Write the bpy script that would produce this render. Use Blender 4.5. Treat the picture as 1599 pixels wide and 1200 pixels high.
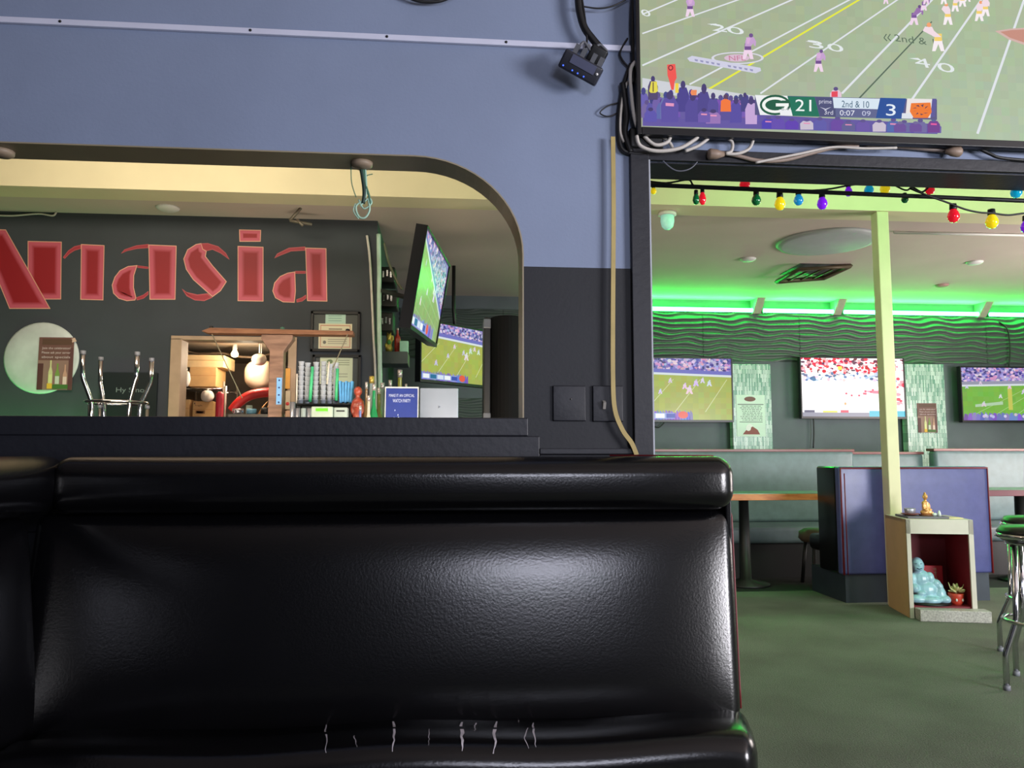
import bpy, bmesh, math, random
from mathutils import Vector, Matrix
from mathutils.bvhtree import BVHTree

for o in list(bpy.data.objects): bpy.data.objects.remove(o)
SC = bpy.context.scene
COL = SC.collection
R = math.radians
PI = math.pi

# ------------------------------------------------------------------ camera
YAW, PITCH, CZ, F = R(4.98), R(5.24), 1.10, 1200.0
FW = Vector((math.sin(YAW)*math.cos(PITCH), math.cos(YAW)*math.cos(PITCH), math.sin(PITCH)))
RT = Vector((math.cos(YAW), -math.sin(YAW), 0))
UP = RT.cross(FW)
CAMP = Vector((0, 0, CZ))
cd = bpy.data.cameras.new('camera'); cam = bpy.data.objects.new('camera', cd); COL.objects.link(cam)
cd.sensor_width = 36; cd.lens = F/1599*36; cd.clip_start = 0.02; cd.clip_end = 60
cam.matrix_world = Matrix.Translation(CAMP) @ Matrix((RT, UP, -FW)).transposed().to_4x4()
SC.camera = cam
def ray(px, py): return FW*F + RT*(px-799.5) + UP*(600-py)
def at(px, py, Y):
    d = ray(px, py); return CAMP + d*(Y/d.y)
def zat(px, py, Y): return at(px, py, Y).z
def xat(px, Y, py=700): return at(px, py, Y).x

def s2l(c):
    out = []
    for v in c[:3]:
        v = v/255.0
        out.append(v/12.92 if v <= 0.04045 else ((v+0.055)/1.055)**2.4)
    return tuple(out)+(1.0,)

# ------------------------------------------------------------------ world, lights, exposure
SC.view_settings.view_transform = 'Standard'; SC.view_settings.look = 'None'
SC.view_settings.exposure = 0.0; SC.view_settings.gamma = 1.0; SC.view_settings.use_curve_mapping = False
W = bpy.data.worlds.new('world'); SC.world = W; W.use_nodes = True
W.node_tree.nodes['Background'].inputs[0].default_value = (0.62, 0.66, 0.80, 1)
W.node_tree.nodes['Background'].inputs[1].default_value = 0.035
def area(name, loc, target, sx, sy, power, col):
    l = bpy.data.lights.new(name, 'AREA'); l.shape = 'RECTANGLE'; l.size = sx; l.size_y = sy
    l.energy = power; l.color = col
    o = bpy.data.objects.new(name, l); COL.objects.link(o); o.location = loc
    o.rotation_euler = (Vector(target)-Vector(loc)).to_track_quat('-Z', 'Y').to_euler()
    return o
def point(name, loc, power, col, r=0.1):
    l = bpy.data.lights.new(name, 'POINT'); l.energy = power; l.color = col; l.shadow_soft_size = r
    o = bpy.data.objects.new(name, l); COL.objects.link(o); o.location = loc
    return o
area('front_window_light', (0.72, -1.5, 1.80), (0.6, 2.1, 1.65), 0.9, 0.42, 33, (0.82, 0.84, 1.0))
area('lounge_front_fill', (6.0, -2.4, 1.4), (3.2, 7.5, 1.5), 2.6, 1.6, 520, (0.96, 0.94, 1.0))  # unseen fill added behind the viewer to brighten the lounge
area('bar_lamp', (-1.9, 3.7, 3.10), (-1.9, 5.4, 2.4), 2.2, 0.3, 36, (1.0, 0.86, 0.66))
area('lounge_green_lamp', (3.4, 3.4, 3.10), (3.6, 5.0, 2.3), 2.4, 0.3, 50, (0.42, 1.0, 0.42))
area('lounge_side_fill', (7.4, 5.2, 1.3), (3.2, 7.6, 1.7), 2.6, 1.6, 250, (1.0, 0.88, 0.84))  # added side fill for the lounge; that wall has no window
area('bar_up_fill', (-0.5, 3.5, 0.9), (-0.3, 6.6, 2.95), 3.0, 0.15, 46, (1.0, 0.84, 0.62))  # unseen warm fill added to lift the arch reveal and bar ceiling
point('kitchen_lamp', (-1.75, 6.9, 1.95), 17, (1.0, 0.82, 0.60), 0.06)
area('back_bar_green_led', (-3.2, 5.86, 1.12), (-3.2, 6.05, 1.42), 1.7, 0.04, 5, (0.15, 1.0, 0.25))

# ------------------------------------------------------------------ materials
MATS = {}
def mat(name, col, rough=0.6, metal=0.0, var=0.12, scale=8.0, bump=0.0, bscale=None, spec=0.5,
        emit=None, estr=1.0, alpha=None, trans=0.0, coat=0.0, srgb=True):
    if name in MATS: return MATS[name]
    m = bpy.data.materials.new(name); m.use_nodes = True
    nt = m.node_tree; b = nt.nodes['Principled BSDF']
    c = s2l(col) if srgb else col
    b.inputs['Roughness'].default_value = rough; b.inputs['Metallic'].default_value = metal
    b.inputs['Specular IOR Level'].default_value = spec
    b.inputs['Coat Weight'].default_value = coat
    tc = nt.nodes.new('ShaderNodeTexCoord')
    if var > 0 or bump > 0:
        n = nt.nodes.new('ShaderNodeTexNoise'); n.inputs['Scale'].default_value = scale; n.inputs['Detail'].default_value = 5
        nt.links.new(tc.outputs['Object'], n.inputs['Vector'])
    if var > 0:
        r = nt.nodes.new('ShaderNodeValToRGB')
        r.color_ramp.elements[0].position = 0.3; r.color_ramp.elements[1].position = 0.7
        r.color_ramp.elements[0].color = tuple(v*(1-var) for v in c[:3])+(1,)
        r.color_ramp.elements[1].color = tuple(min(1, v*(1+var)) for v in c[:3])+(1,)
        nt.links.new(n.outputs['Fac'], r.inputs['Fac']); nt.links.new(r.outputs['Color'], b.inputs['Base Color'])
    else:
        b.inputs['Base Color'].default_value = c
    if bump > 0:
        n2 = nt.nodes.new('ShaderNodeTexNoise'); n2.inputs['Scale'].default_value = bscale or scale*6; n2.inputs['Detail'].default_value = 6
        nt.links.new(tc.outputs['Object'], n2.inputs['Vector'])
        bp = nt.nodes.new('ShaderNodeBump'); bp.inputs['Strength'].default_value = bump; bp.inputs['Distance'].default_value = 0.01
        nt.links.new(n2.outputs['Fac'], bp.inputs['Height']); nt.links.new(bp.outputs['Normal'], b.inputs['Normal'])
    if emit:
        b.inputs['Emission Color'].default_value = s2l(emit); b.inputs['Emission Strength'].default_value = estr
    if trans: b.inputs['Transmission Weight'].default_value = trans
    if alpha is not None: b.inputs['Alpha'].default_value = alpha
    MATS[name] = m; return m

def attr_mat(name, emission=0.0, rough=0.5):
    m = bpy.data.materials.new(name); m.use_nodes = True
    nt = m.node_tree; b = nt.nodes['Principled BSDF']
    a = nt.nodes.new('ShaderNodeAttribute'); a.attribute_name = 'Col'
    b.inputs['Roughness'].default_value = rough
    if emission > 0:
        b.inputs['Base Color'].default_value = (0.01, 0.01, 0.01, 1)
        b.inputs['Specular IOR Level'].default_value = 0.2
        nt.links.new(a.outputs['Color'], b.inputs['Emission Color']); b.inputs['Emission Strength'].default_value = emission
    else:
        nt.links.new(a.outputs['Color'], b.inputs['Base Color'])
    MATS[name] = m; return m
SCREEN = attr_mat('screen_picture', 1.0, 0.25)
SCREEN_HOT = attr_mat('screen_picture_bright', 1.5, 0.25)
PRINT = attr_mat('printed_paint', 0.0, 0.55)

def wood(name, c1, c2, rough=0.5, scale=6):
    m = bpy.data.materials.new(name); m.use_nodes = True
    nt = m.node_tree; b = nt.nodes['Principled BSDF']; b.inputs['Roughness'].default_value = rough
    tc = nt.nodes.new('ShaderNodeTexCoord'); mp = nt.nodes.new('ShaderNodeMapping')
    mp.inputs['Scale'].default_value = (scale*0.2, scale, scale)
    w = nt.nodes.new('ShaderNodeTexNoise'); w.inputs['Scale'].default_value = 6; w.inputs['Detail'].default_value = 6
    r = nt.nodes.new('ShaderNodeValToRGB'); r.color_ramp.elements[0].color = s2l(c1); r.color_ramp.elements[1].color = s2l(c2)
    r.color_ramp.elements[0].position = 0.35; r.color_ramp.elements[1].position = 0.65
    nt.links.new(tc.outputs['Object'], mp.inputs['Vector']); nt.links.new(mp.outputs['Vector'], w.inputs['Vector'])
    nt.links.new(w.outputs['Fac'], r.inputs['Fac']); nt.links.new(r.outputs['Color'], b.inputs['Base Color'])
    MATS[name] = m; return m

def mosaic_mat(name):
    m = bpy.data.materials.new(name); m.use_nodes = True
    nt = m.node_tree; b = nt.nodes['Principled BSDF']; b.inputs['Roughness'].default_value = 0.25
    tc = nt.nodes.new('ShaderNodeTexCoord'); mp = nt.nodes.new('ShaderNodeMapping')
    mp.inputs['Rotation'].default_value = (0, R(90), 0)
    sx = nt.nodes.new('ShaderNodeSeparateXYZ'); cx = nt.nodes.new('ShaderNodeCombineXYZ')
    nt.links.new(tc.outputs['Object'], sx.inputs[0])
    nt.links.new(sx.outputs['Z'], cx.inputs['X']); nt.links.new(sx.outputs['X'], cx.inputs['Y'])
    br = nt.nodes.new('ShaderNodeTexBrick'); br.inputs['Scale'].default_value = 1.0
    br.inputs['Brick Width'].default_value = 0.10; br.inputs['Row Height'].default_value = 0.016
    br.inputs['Mortar Size'].default_value = 0.0012; br.inputs['Color1'].default_value = s2l((120, 170, 150))
    br.inputs['Color2'].default_value = s2l((225, 245, 235)); br.inputs['Mortar'].default_value = s2l((70, 90, 85))
    br.inputs['Bias'].default_value = -0.1
    nt.links.new(cx.outputs[0], br.inputs['Vector']); nt.links.new(br.outputs['Color'], b.inputs['Base Color'])
    MATS[name] = m; return m

def carpet_mat():
    m = bpy.data.materials.new('carpet_green'); m.use_nodes = True
    nt = m.node_tree; b = nt.nodes['Principled BSDF']; b.inputs['Roughness'].default_value = 0.95
    b.inputs['Specular IOR Level'].default_value = 0.1
    tc = nt.nodes.new('ShaderNodeTexCoord')
    n1 = nt.nodes.new('ShaderNodeTexNoise'); n1.inputs['Scale'].default_value = 1.6; n1.inputs['Detail'].default_value = 8
    n2 = nt.nodes.new('ShaderNodeTexNoise'); n2.inputs['Scale'].default_value = 160; n2.inputs['Detail'].default_value = 3
    r = nt.nodes.new('ShaderNodeValToRGB'); r.color_ramp.elements[0].color = s2l((104, 107, 99)); r.color_ramp.elements[1].color = s2l((122, 127, 117))
    r.color_ramp.elements[0].position = 0.35; r.color_ramp.elements[1].position = 0.65
    mx = nt.nodes.new('ShaderNodeMix'); mx.data_type = 'RGBA'; mx.blend_type = 'MULTIPLY'; mx.inputs['Factor'].default_value = 0.6
    r2 = nt.nodes.new('ShaderNodeValToRGB'); r2.color_ramp.elements[0].color = (0.45, 0.45, 0.45, 1); r2.color_ramp.elements[0].position = 0.3; r2.color_ramp.elements[1].position = 0.65
    for n in (n1, n2): nt.links.new(tc.outputs['Object'], n.inputs['Vector'])
    nt.links.new(n1.outputs['Fac'], r.inputs['Fac']); nt.links.new(n2.outputs['Fac'], r2.inputs['Fac'])
    nt.links.new(r.outputs['Color'], mx.inputs['A']); nt.links.new(r2.outputs['Color'], mx.inputs['B'])
    nt.links.new(mx.outputs['Result'], b.inputs['Base Color'])
    bp = nt.nodes.new('ShaderNodeBump'); bp.inputs['Strength'].default_value = 0.5; bp.inputs['Distance'].default_value = 0.006
    nt.links.new(n2.outputs['Fac'], bp.inputs['Height']); nt.links.new(bp.outputs['Normal'], b.inputs['Normal'])
    return m

def two_tone(name, low, high, zsplit, rough):
    # wall paint: dark dado below a painted line, colour above it
    m = bpy.data.materials.new(name); m.use_nodes = True
    nt = m.node_tree; b = nt.nodes['Principled BSDF']; b.inputs['Roughness'].default_value = rough
    g = nt.nodes.new('ShaderNodeNewGeometry'); s = nt.nodes.new('ShaderNodeSeparateXYZ')
    nt.links.new(g.outputs['Position'], s.inputs[0])
    c = nt.nodes.new('ShaderNodeMath'); c.operation = 'GREATER_THAN'; c.inputs[1].default_value = zsplit
    nt.links.new(s.outputs['Z'], c.inputs[0])
    n = nt.nodes.new('ShaderNodeTexNoise'); n.inputs['Scale'].default_value = 2.5; n.inputs['Detail'].default_value = 8
    nt.links.new(g.outputs['Position'], n.inputs['Vector'])
    def ramp(c0, v):
        r = nt.nodes.new('ShaderNodeValToRGB'); cc = s2l(c0)
        r.color_ramp.elements[0].color = tuple(x*(1-v) for x in cc[:3])+(1,); r.color_ramp.elements[1].color = tuple(x*(1+v) for x in cc[:3])+(1,)
        r.color_ramp.elements[0].position = 0.35; r.color_ramp.elements[1].position = 0.65
        nt.links.new(n.outputs['Fac'], r.inputs['Fac']); return r
    mx = nt.nodes.new('ShaderNodeMix'); mx.data_type = 'RGBA'
    nt.links.new(c.outputs[0], mx.inputs['Factor'])
    nt.links.new(ramp(low, 0.15).outputs['Color'], mx.inputs['A']); nt.links.new(ramp(high, 0.05).outputs['Color'], mx.inputs['B'])
    nt.links.new(mx.outputs['Result'], b.inputs['Base Color'])
    n3 = nt.nodes.new('ShaderNodeTexNoise'); n3.inputs['Scale'].default_value = 120; n3.inputs['Detail'].default_value = 4
    nt.links.new(g.outputs['Position'], n3.inputs['Vector'])
    bp = nt.nodes.new('ShaderNodeBump'); bp.inputs['Strength'].default_value = 0.12; bp.inputs['Distance'].default_value = 0.004
    nt.links.new(n3.outputs['Fac'], bp.inputs['Height']); nt.links.new(bp.outputs['Normal'], b.inputs['Normal'])
    return m

# ------------------------------------------------------------------ mesh helpers
WM = {}     # world matrices of things
class MB:
    def __init__(s): s.v = []; s.f = []; s.c = []; s.sm = []
    def add(s, vs, fs, col=None, smooth=False):
        o = len(s.v); s.v += [Vector(p) for p in vs]
        for f in fs:
            s.f.append(tuple(i+o for i in f)); s.c.append(col); s.sm.append(smooth)
        return s
    def box(s, c, d, rot=None, col=None):
        c = Vector(c); h = Vector(d)/2
        vs = [Vector((x*h.x, y*h.y, z*h.z)) for x in (-1, 1) for y in (-1, 1) for z in (-1, 1)]
        if rot is not None: vs = [rot @ v for v in vs]
        return s.add([c+v for v in vs], [(0,1,3,2),(4,6,7,5),(0,4,5,1),(2,3,7,6),(0,2,6,4),(1,5,7,3)], col)
    def bb(s, x0, x1, y0, y1, z0, z1, col=None):
        return s.box(((x0+x1)/2, (y0+y1)/2, (z0+z1)/2), (x1-x0, y1-y0, z1-z0), None, col)
    def rbox(s, c, d, r, n=3, inner=2, rot=None, fn=None):
        c = Vector(c); h = [v/2 for v in d]
        ax = []
        for k in range(3):
            hk = h[k]; rr = min(r, hk*0.999)
            a = [-hk + rr*(1-math.cos(PI/2*i/n)) if False else -hk+rr*(i/n) for i in range(n+1)]
            m = inner if isinstance(inner, int) else inner[k]
            mid = [(-hk+rr)+(2*(hk-rr))*j/m for j in range(1, m)]
            ax.append(a+mid+[-v for v in reversed(a)])
        idx = {}; vs = []; fs = []
        rr = min(r, *[x*0.999 for x in h])
        def P(i, j, k):
            key = (i, j, k)
            if key in idx: return idx[key]
            q = Vector((ax[0][i], ax[1][j], ax[2][k]))
            inn = Vector([max(-(h[t]-rr), min(h[t]-rr, q[t])) for t in range(3)])
            d_ = q-inn
            if d_.length > 1e-9:
                # spread evenly on the sphere
                e = Vector([math.tan(PI/4*(d_[t]/rr)) for t in range(3)])
                q = inn+e.normalized()*rr
            if fn: q = fn(q, h)
            if rot is not None: q = rot @ q
            idx[key] = len(vs); vs.append(c+q); return idx[key]
        N = [len(a)-1 for a in ax]
        for j in range(N[1]):
            for k in range(N[2]):
                fs.append((P(0,j,k),P(0,j,k+1),P(0,j+1,k+1),P(0,j+1,k)))
                fs.append((P(N[0],j,k),P(N[0],j+1,k),P(N[0],j+1,k+1),P(N[0],j,k+1)))
        for i in range(N[0]):
            for k in range(N[2]):
                fs.append((P(i,0,k),P(i+1,0,k),P(i+1,0,k+1),P(i,0,k+1)))
                fs.append((P(i,N[1],k),P(i,N[1],k+1),P(i+1,N[1],k+1),P(i+1,N[1],k)))
            for j in range(N[1]):
                fs.append((P(i,j,0),P(i,j+1,0),P(i+1,j+1,0),P(i+1,j,0)))
                fs.append((P(i,j,N[2]),P(i+1,j,N[2]),P(i+1,j+1,N[2]),P(i,j+1,N[2])))
        return s.add(vs, fs, None, True)
    def tube(s, pts, r, n=8, closed=False, taper=None):
        pts = [Vector(p) for p in pts]; m = len(pts); vs = []; fs = []
        prev = None
        for i, p in enumerate(pts):
            if closed: t = pts[(i+1) % m]-pts[i-1]
            else: t = pts[min(i+1, m-1)]-pts[max(i-1, 0)]
            t.normalize()
            if prev is None:
                u = t.orthogonal().normalized()
            else:
                u = (prev-t*prev.dot(t))
                u = u.normalized() if u.length > 1e-6 else t.orthogonal().normalized()
            prev = u; w = t.cross(u); rr = r if taper is None else r*taper[i]
            for k in range(n):
                a = 2*PI*k/n; vs.append(p+u*math.cos(a)*rr+w*math.sin(a)*rr)
        for i in range(m if closed else m-1):
            j = (i+1) % m
            for k in range(n):
                l = (k+1) % n; fs.append((i*n+k, i*n+l, j*n+l, j*n+k))
        if not closed:
            fs.append(tuple(reversed(range(n)))); fs.append(tuple((m-1)*n+k for k in range(n)))
        return s.add(vs, fs, None, True)
    def lathe(s, prof, c, n=20, axis='Z', rot=None):
        c = Vector(c); vs = []; fs = []
        for (r, z) in prof:
            for k in range(n):
                a = 2*PI*k/n; p = Vector((r*math.cos(a), r*math.sin(a), z))
                if axis == 'Y': p = Vector((p.x, -p.z, p.y))
                if rot is not None: p = rot @ p
                vs.append(c+p)
        for i in range(len(prof)-1):
            for k in range(n):
                l = (k+1) % n; fs.append((i*n+k, i*n+l, (i+1)*n+l, (i+1)*n+k))
        if prof[0][0] > 1e-5: fs.append(tuple(reversed(range(n))))
        if prof[-1][0] > 1e-5: fs.append(tuple((len(prof)-1)*n+k for k in range(n)))
        return s.add(vs, fs, None, True)
    def ball(s, c, rad, rot=None, nu=14, nv=9):
        c = Vector(c); rx, ry, rz = rad if isinstance(rad, (tuple, list)) else (rad,)*3
        vs = []; fs = []
        for j in range(nv+1):
            th = PI*j/nv
            for i in range(nu):
                a = 2*PI*i/nu; p = Vector((rx*math.sin(th)*math.cos(a), ry*math.sin(th)*math.sin(a), rz*math.cos(th)))
                if rot is not None: p = rot @ p
                vs.append(c+p)
        for j in range(nv):
            for i in range(nu):
                k = (i+1) % nu; fs.append((j*nu+i, (j+1)*nu+i, (j+1)*nu+k, j*nu+k))
        return s.add(vs, fs, None, True)
    def prism(s, poly, fn, col=None):
        # poly: 2-D outline; fn(u, v, k) gives the point on the near (k=0) and far (k=1) face
        n = len(poly)
        vs = [fn(u, v, 0) for u, v in poly]+[fn(u, v, 1) for u, v in poly]
        fs = [tuple(range(n)), tuple(reversed(range(n, 2*n)))]
        fs += [(i, i+n, (i+1) % n+n, (i+1) % n) for i in range(n)]
        return s.add(vs, fs, col)
    def build(s, name, m, parent=None, tri=False, fixn=True, bevel=0.0, origin=None):
        me = bpy.data.meshes.new(name)
        if parent is not None: inv = WM[parent].inverted()
        else:
            if origin is None:
                lo = [min(v[k] for v in s.v) for k in range(3)]; hi = [max(v[k] for v in s.v) for k in range(3)]
                origin = ((lo[0]+hi[0])/2, (lo[1]+hi[1])/2, lo[2])
            M = Matrix.Translation(Vector(origin)); inv = M.inverted()
        me.from_pydata([inv @ v for v in s.v], [], s.f)
        me.polygons.foreach_set('use_smooth', s.sm)
        if any(c is not None for c in s.c):
            a = me.color_attributes.new('Col', 'FLOAT_COLOR', 'CORNER')
            for p, c in zip(me.polygons, s.c):
                if isinstance(c, list):
                    for li, cc in zip(p.loop_indices, c): a.data[li].color = s2l(cc)
                else:
                    cc = s2l(c or (128, 128, 128))
                    for li in p.loop_indices: a.data[li].color = cc
        if fixn or tri:
            bm = bmesh.new(); bm.from_mesh(me)
            if fixn: bmesh.ops.recalc_face_normals(bm, faces=bm.faces)
            if tri: bmesh.ops.triangulate(bm, faces=bm.faces)
            bm.to_mesh(me); bm.free()
        for mm in (m if isinstance(m, (list, tuple)) else [m]): me.materials.append(mm)
        o = bpy.data.objects.new(name, me); COL.objects.link(o)
        if parent is not None:
            o.parent = parent; WM[o] = WM[parent].copy()
        else:
            o.location = origin; WM[o] = M
        if bevel > 0:
            b = o.modifiers.new('bevel', 'BEVEL'); b.width = bevel; b.segments = 2; b.limit_method = 'ANGLE'
            b.harden_normals = False
        return o
def tag(o, label, cat, group=None, kind=None):
    o['label'] = label; o['category'] = cat
    if group: o['group'] = group
    if kind: o['kind'] = kind
    return o
def thing(name, label, cat, loc, rz=0, group=None):
    o = bpy.data.objects.new(name, None); COL.objects.link(o)
    o.empty_display_size = 0.1
    o.location = loc; o.rotation_euler = (0, 0, rz)
    WM[o] = Matrix.Translation(Vector(loc)) @ Matrix.Rotation(rz, 4, 'Z')
    return tag(o, label, cat, group)
def struct(o, label, cat): return tag(o, label, cat, None, 'structure')
def copy_tree(root, M, label=None):
    c = root.copy(); COL.objects.link(c); c.matrix_world = M; WM[c] = M
    if label: c['label'] = label
    for ch in root.children:
        d = ch.copy(); COL.objects.link(d); d.parent = c
        for g in ch.children:
            e = g.copy(); COL.objects.link(e); e.parent = d
    return c
def smooth_path(pts, k=6):
    pts = [Vector(p) for p in pts]; out = []
    for i in range(len(pts)-1):
        p0 = pts[max(i-1, 0)]; p1 = pts[i]; p2 = pts[i+1]; p3 = pts[min(i+2, len(pts)-1)]
        for j in range(k):
            t = j/k
            out.append(0.5*((2*p1)+(p2-p0)*t+(2*p0-5*p1+4*p2-p3)*t*t+(3*p1-p0-3*p2+p3)*t**3))
    out.append(pts[-1]); return out

# ---- text: outline meshes cached before the scene fills up
TXT = {}
def text_mesh(st):
    if st in TXT: return TXT[st]
    cu = bpy.data.curves.new('text', 'FONT'); cu.body = st; cu.size = 1; cu.resolution_u = 3
    ob = bpy.data.objects.new('text', cu); COL.objects.link(ob)
    me = bpy.data.meshes.new_from_object(ob.evaluated_get(bpy.context.evaluated_depsgraph_get()))
    vs = [(v.co.x, v.co.y) for v in me.vertices]; fs = [tuple(p.vertices) for p in me.polygons]
    bpy.data.objects.remove(ob); bpy.data.curves.remove(cu); bpy.data.meshes.remove(me)
    x0 = min(v[0] for v in vs); x1 = max(v[0] for v in vs); y0 = min(v[1] for v in vs); y1 = max(v[1] for v in vs)
    TXT[st] = ([((x-x0)/(x1-x0), (y-y0)/(y1-y0)) for x, y in vs], fs); return TXT[st]

class Paint:
    """flat picture made of coloured facets; fn(u, v, layer) maps picture coordinates to space"""
    def __init__(s, fn): s.fn = fn; s.m = MB(); s.k = 0
    def up(s): s.k += 1; return s
    clip = None
    def poly(s, pts, col):
        if s.clip:
            for ax, lim, sg in ((0, s.clip[0], 1), (0, s.clip[2], -1), (1, s.clip[1], 1), (1, s.clip[3], -1)):
                out = []
                for i in range(len(pts)):
                    a, b = pts[i-1], pts[i]; da, db = (a[ax]-lim)*sg, (b[ax]-lim)*sg
                    if (da >= 0) != (db >= 0):
                        t = da/(da-db); out.append((a[0]+(b[0]-a[0])*t, a[1]+(b[1]-a[1])*t))
                    if db >= 0: out.append(b)
                pts = out
                if len(pts) < 3: return s
        s.m.add([s.fn(u, v, s.k) for u, v in pts], [tuple(range(len(pts)))], col); return s
    def rect(s, x0, y0, x1, y1, col): return s.poly([(x0, y0), (x1, y0), (x1, y1), (x0, y1)], col)
    def line(s, x0, y0, x1, y1, w0, w1, col):
        dx, dy = x1-x0, y1-y0; l = math.hypot(dx, dy) or 1; nx, ny = -dy/l, dx/l
        return s.poly([(x0+nx*w0/2, y0+ny*w0/2), (x1+nx*w1/2, y1+ny*w1/2), (x1-nx*w1/2, y1-ny*w1/2), (x0-nx*w0/2, y0-ny*w0/2)], col)
    def ell(s, x, y, rx, ry, col, n=14, a0=0):
        return s.poly([(x+rx*math.cos(2*PI*i/n+a0), y+ry*math.sin(2*PI*i/n+a0)) for i in range(n)], col)
    def text(s, st, x, y, ux, uy, vx, vy, col):
        # text box origin (x, y) lower left, u along the baseline, v up
        vs, fs = text_mesh(st)
        s.m.add([s.fn(x+ux*a+vx*b, y+uy*a+vy*b, s.k) for a, b in vs], fs, col); return s
    def build(s, name, m, parent):
        o = s.m.build(name, m, parent, fixn=False)
        if name in ('print', 'lettering'): o['kind'] = 'stuff'
        return o
def jit(c, a, rnd): return tuple(max(0, min(255, v+rnd.uniform(-a, a))) for v in c)

# ================================================================== STRUCTURE
WY0, WY1 = 2.12, 2.235            # partition wall with the pass-through
LW = 6.05                          # wall with the painted name
FWY = 8.9                          # far wall
ZC0, ZC1 = 3.22, 2.955              # ceilings in front of / behind the beam
BY0, BY1, BZ = 5.40, 5.64, 2.935    # beam
XL, XR, YB = -4.2, 7.6, -3.2
XPR = xat(818, WY0, 500)           # right side of the pass-through
XCA = xat(985, WY0, 450); XCB = xat(1014, WY0, 450)   # casing of the doorway
ZAR = zat(450, 236, WY0); ZSI = zat(500, 652, WY0)
ZHD = zat(1200, 259, WY0); ZHC = zat(1200, 241, WY0)
ZBL = zat(900, 418, WY0)
XDW = 6.3  # doorway's unseen end pushed far out so the added fill gets through

M_carpet = carpet_mat()
M_dark = mat('dark_wall_paint', (56, 62, 68), 0.75, var=0.1, scale=3, bump=0.1)
M_far = mat('far_wall_paint', (92, 102, 106), 0.7, var=0.1, scale=3)
M_ceil = mat('ceiling_paint', (204, 188, 180), 0.85, var=0.05, scale=1.5, bump=0.1, bscale=30)
M_beam = mat('cream_beam_paint', (222, 214, 180), 0.7, var=0.04, scale=3)
M_reveal = mat('beige_reveal_paint', (150, 138, 112), 0.45, var=0.08, scale=6)
M_wall = two_tone('partition_paint', (22, 25, 32), (130, 143, 170), ZBL, 0.62)
M_blk = mat('black_satin_paint', (23, 25, 33), 0.5, var=0.12, scale=10, bump=0.1)
M_blkd = mat('deep_black_paint', (11, 12, 14), 0.5, var=0.1)

m = MB(); m.bb(XL, XR, YB, 6.12, -0.05, 0)
struct(m.build('floor', M_carpet), 'worn dark green carpet across the bar room floor', 'floor')
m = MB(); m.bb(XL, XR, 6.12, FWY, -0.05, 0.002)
struct(m.build('floor', mat('near_black_floor', (10, 11, 11), 0.8)), 'near-black floor section under the far booths', 'floor')  # floor from the booth tables to the far wall coloured near-black
m = MB(); m.bb(XL, XR, YB, BY0, ZC0, ZC0+0.05)
struct(m.build('ceiling', M_ceil), 'pale ceiling over the bar side', 'ceiling')
m = MB(); m.bb(XL, XR, BY1, FWY, ZC1, ZC1+0.05)
struct(m.build('ceiling', M_ceil), 'dull beige ceiling over the far lounge beyond the beam', 'ceiling')
m = MB(); m.bb(XL, XR, BY0, BY1, BZ, ZC0+0.05)
struct(m.build('trim_1', M_beam), 'long cream painted ceiling beam resting on the post', 'beam')

# partition wall
def rz_prism(mb, poly, y0, y1): mb.prism(poly, lambda u, v, k: Vector((u, y0 if k == 0 else y1, v)))
m = MB()
rz_prism(m, [(XL, ZAR), (XCB, ZAR), (XCB, ZC0), (XL, ZC0)], WY0, WY1)
RX, RZ = 0.31, 0.28
arc = [(XPR-RX+RX*math.sin(PI/2*i/16), ZAR-RZ+RZ*math.cos(PI/2*i/16)) for i in range(17)]
for i in range(16):
    (a, b), (c, d) = arc[i], arc[i+1]
    rz_prism(m, [(a, b), (c, d), (c, ZAR), (a, ZAR)], WY0, WY1)
rz_prism(m, [(XPR, ZSI), (XCB, ZSI), (XCB, ZAR), (XPR, ZAR)], WY0, WY1)
rz_prism(m, [(XL, 0), (XCB, 0), (XCB, ZSI), (XL, ZSI)], WY0, WY1)
rz_prism(m, [(XCB, ZHD), (XDW, ZHD), (XDW, ZC0), (XCB, ZC0)], WY0, WY1)
rz_prism(m, [(XDW, 0), (XR, 0), (XR, ZC0), (XDW, ZC0)], WY0, WY1)
struct(m.build('wall_front', M_wall), 'partition wall painted slate blue over black with an arched pass-through', 'wall')
# reveal of the arch
m = MB(); path = [(XL, ZAR)] + arc + [(XPR, ZSI+0.001)]
for (a, b), (c, d) in zip(path[:-1], path[1:]):
    n = Vector((-(d-b), 0, c-a)).normalized()*-0.004
    p = [Vector((a, WY0-0.001, b)), Vector((c, WY0-0.001, d)), Vector((c, WY1+0.001, d)), Vector((a, WY1+0.001, b))]
    m.add([q for q in p]+[q+n for q in p], [(0,1,2,3), (4,7,6,5), (0,4,5,1), (2,6,7,3)])
struct(m.build('trim_2', M_reveal), 'beige painted reveal lining the arched pass-through', 'trim')
m = MB(); m.bb(XL, XPR+0.01, WY0-0.016, WY1+0.03, ZSI-0.05, ZSI)
m.bb(XL, xat(842, WY0), WY0-0.012, WY0, 0.9, ZSI-0.05)
struct(m.build('trim_3', M_blk, bevel=0.003), 'black painted sill board of the pass-through', 'trim')
m = MB(); zb = zat(900, 703, WY0); m.bb(xat(842, WY0), XCA, WY0-0.014, WY0, zb-0.012, zb+0.004)
m.bb(xat(842, WY0), XCA, WY0-0.008, WY0, 0.9, zb-0.014)
struct(m.build('trim_4', M_blk, bevel=0.002), 'thin black moulding low on the partition wall', 'trim')
m = MB(); m.bb(XCA, XCB, WY0-0.018, WY0, 0, ZHC)
m.bb(XCA, XDW, WY0-0.016, WY0, ZHD, ZHC); m.bb(XCB, XDW, WY1, WY1+0.016, ZHD-0.003, ZHC)
m.bb(XCB-0.002, XDW, WY0, WY1, ZHD-0.004, ZHD)
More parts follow.
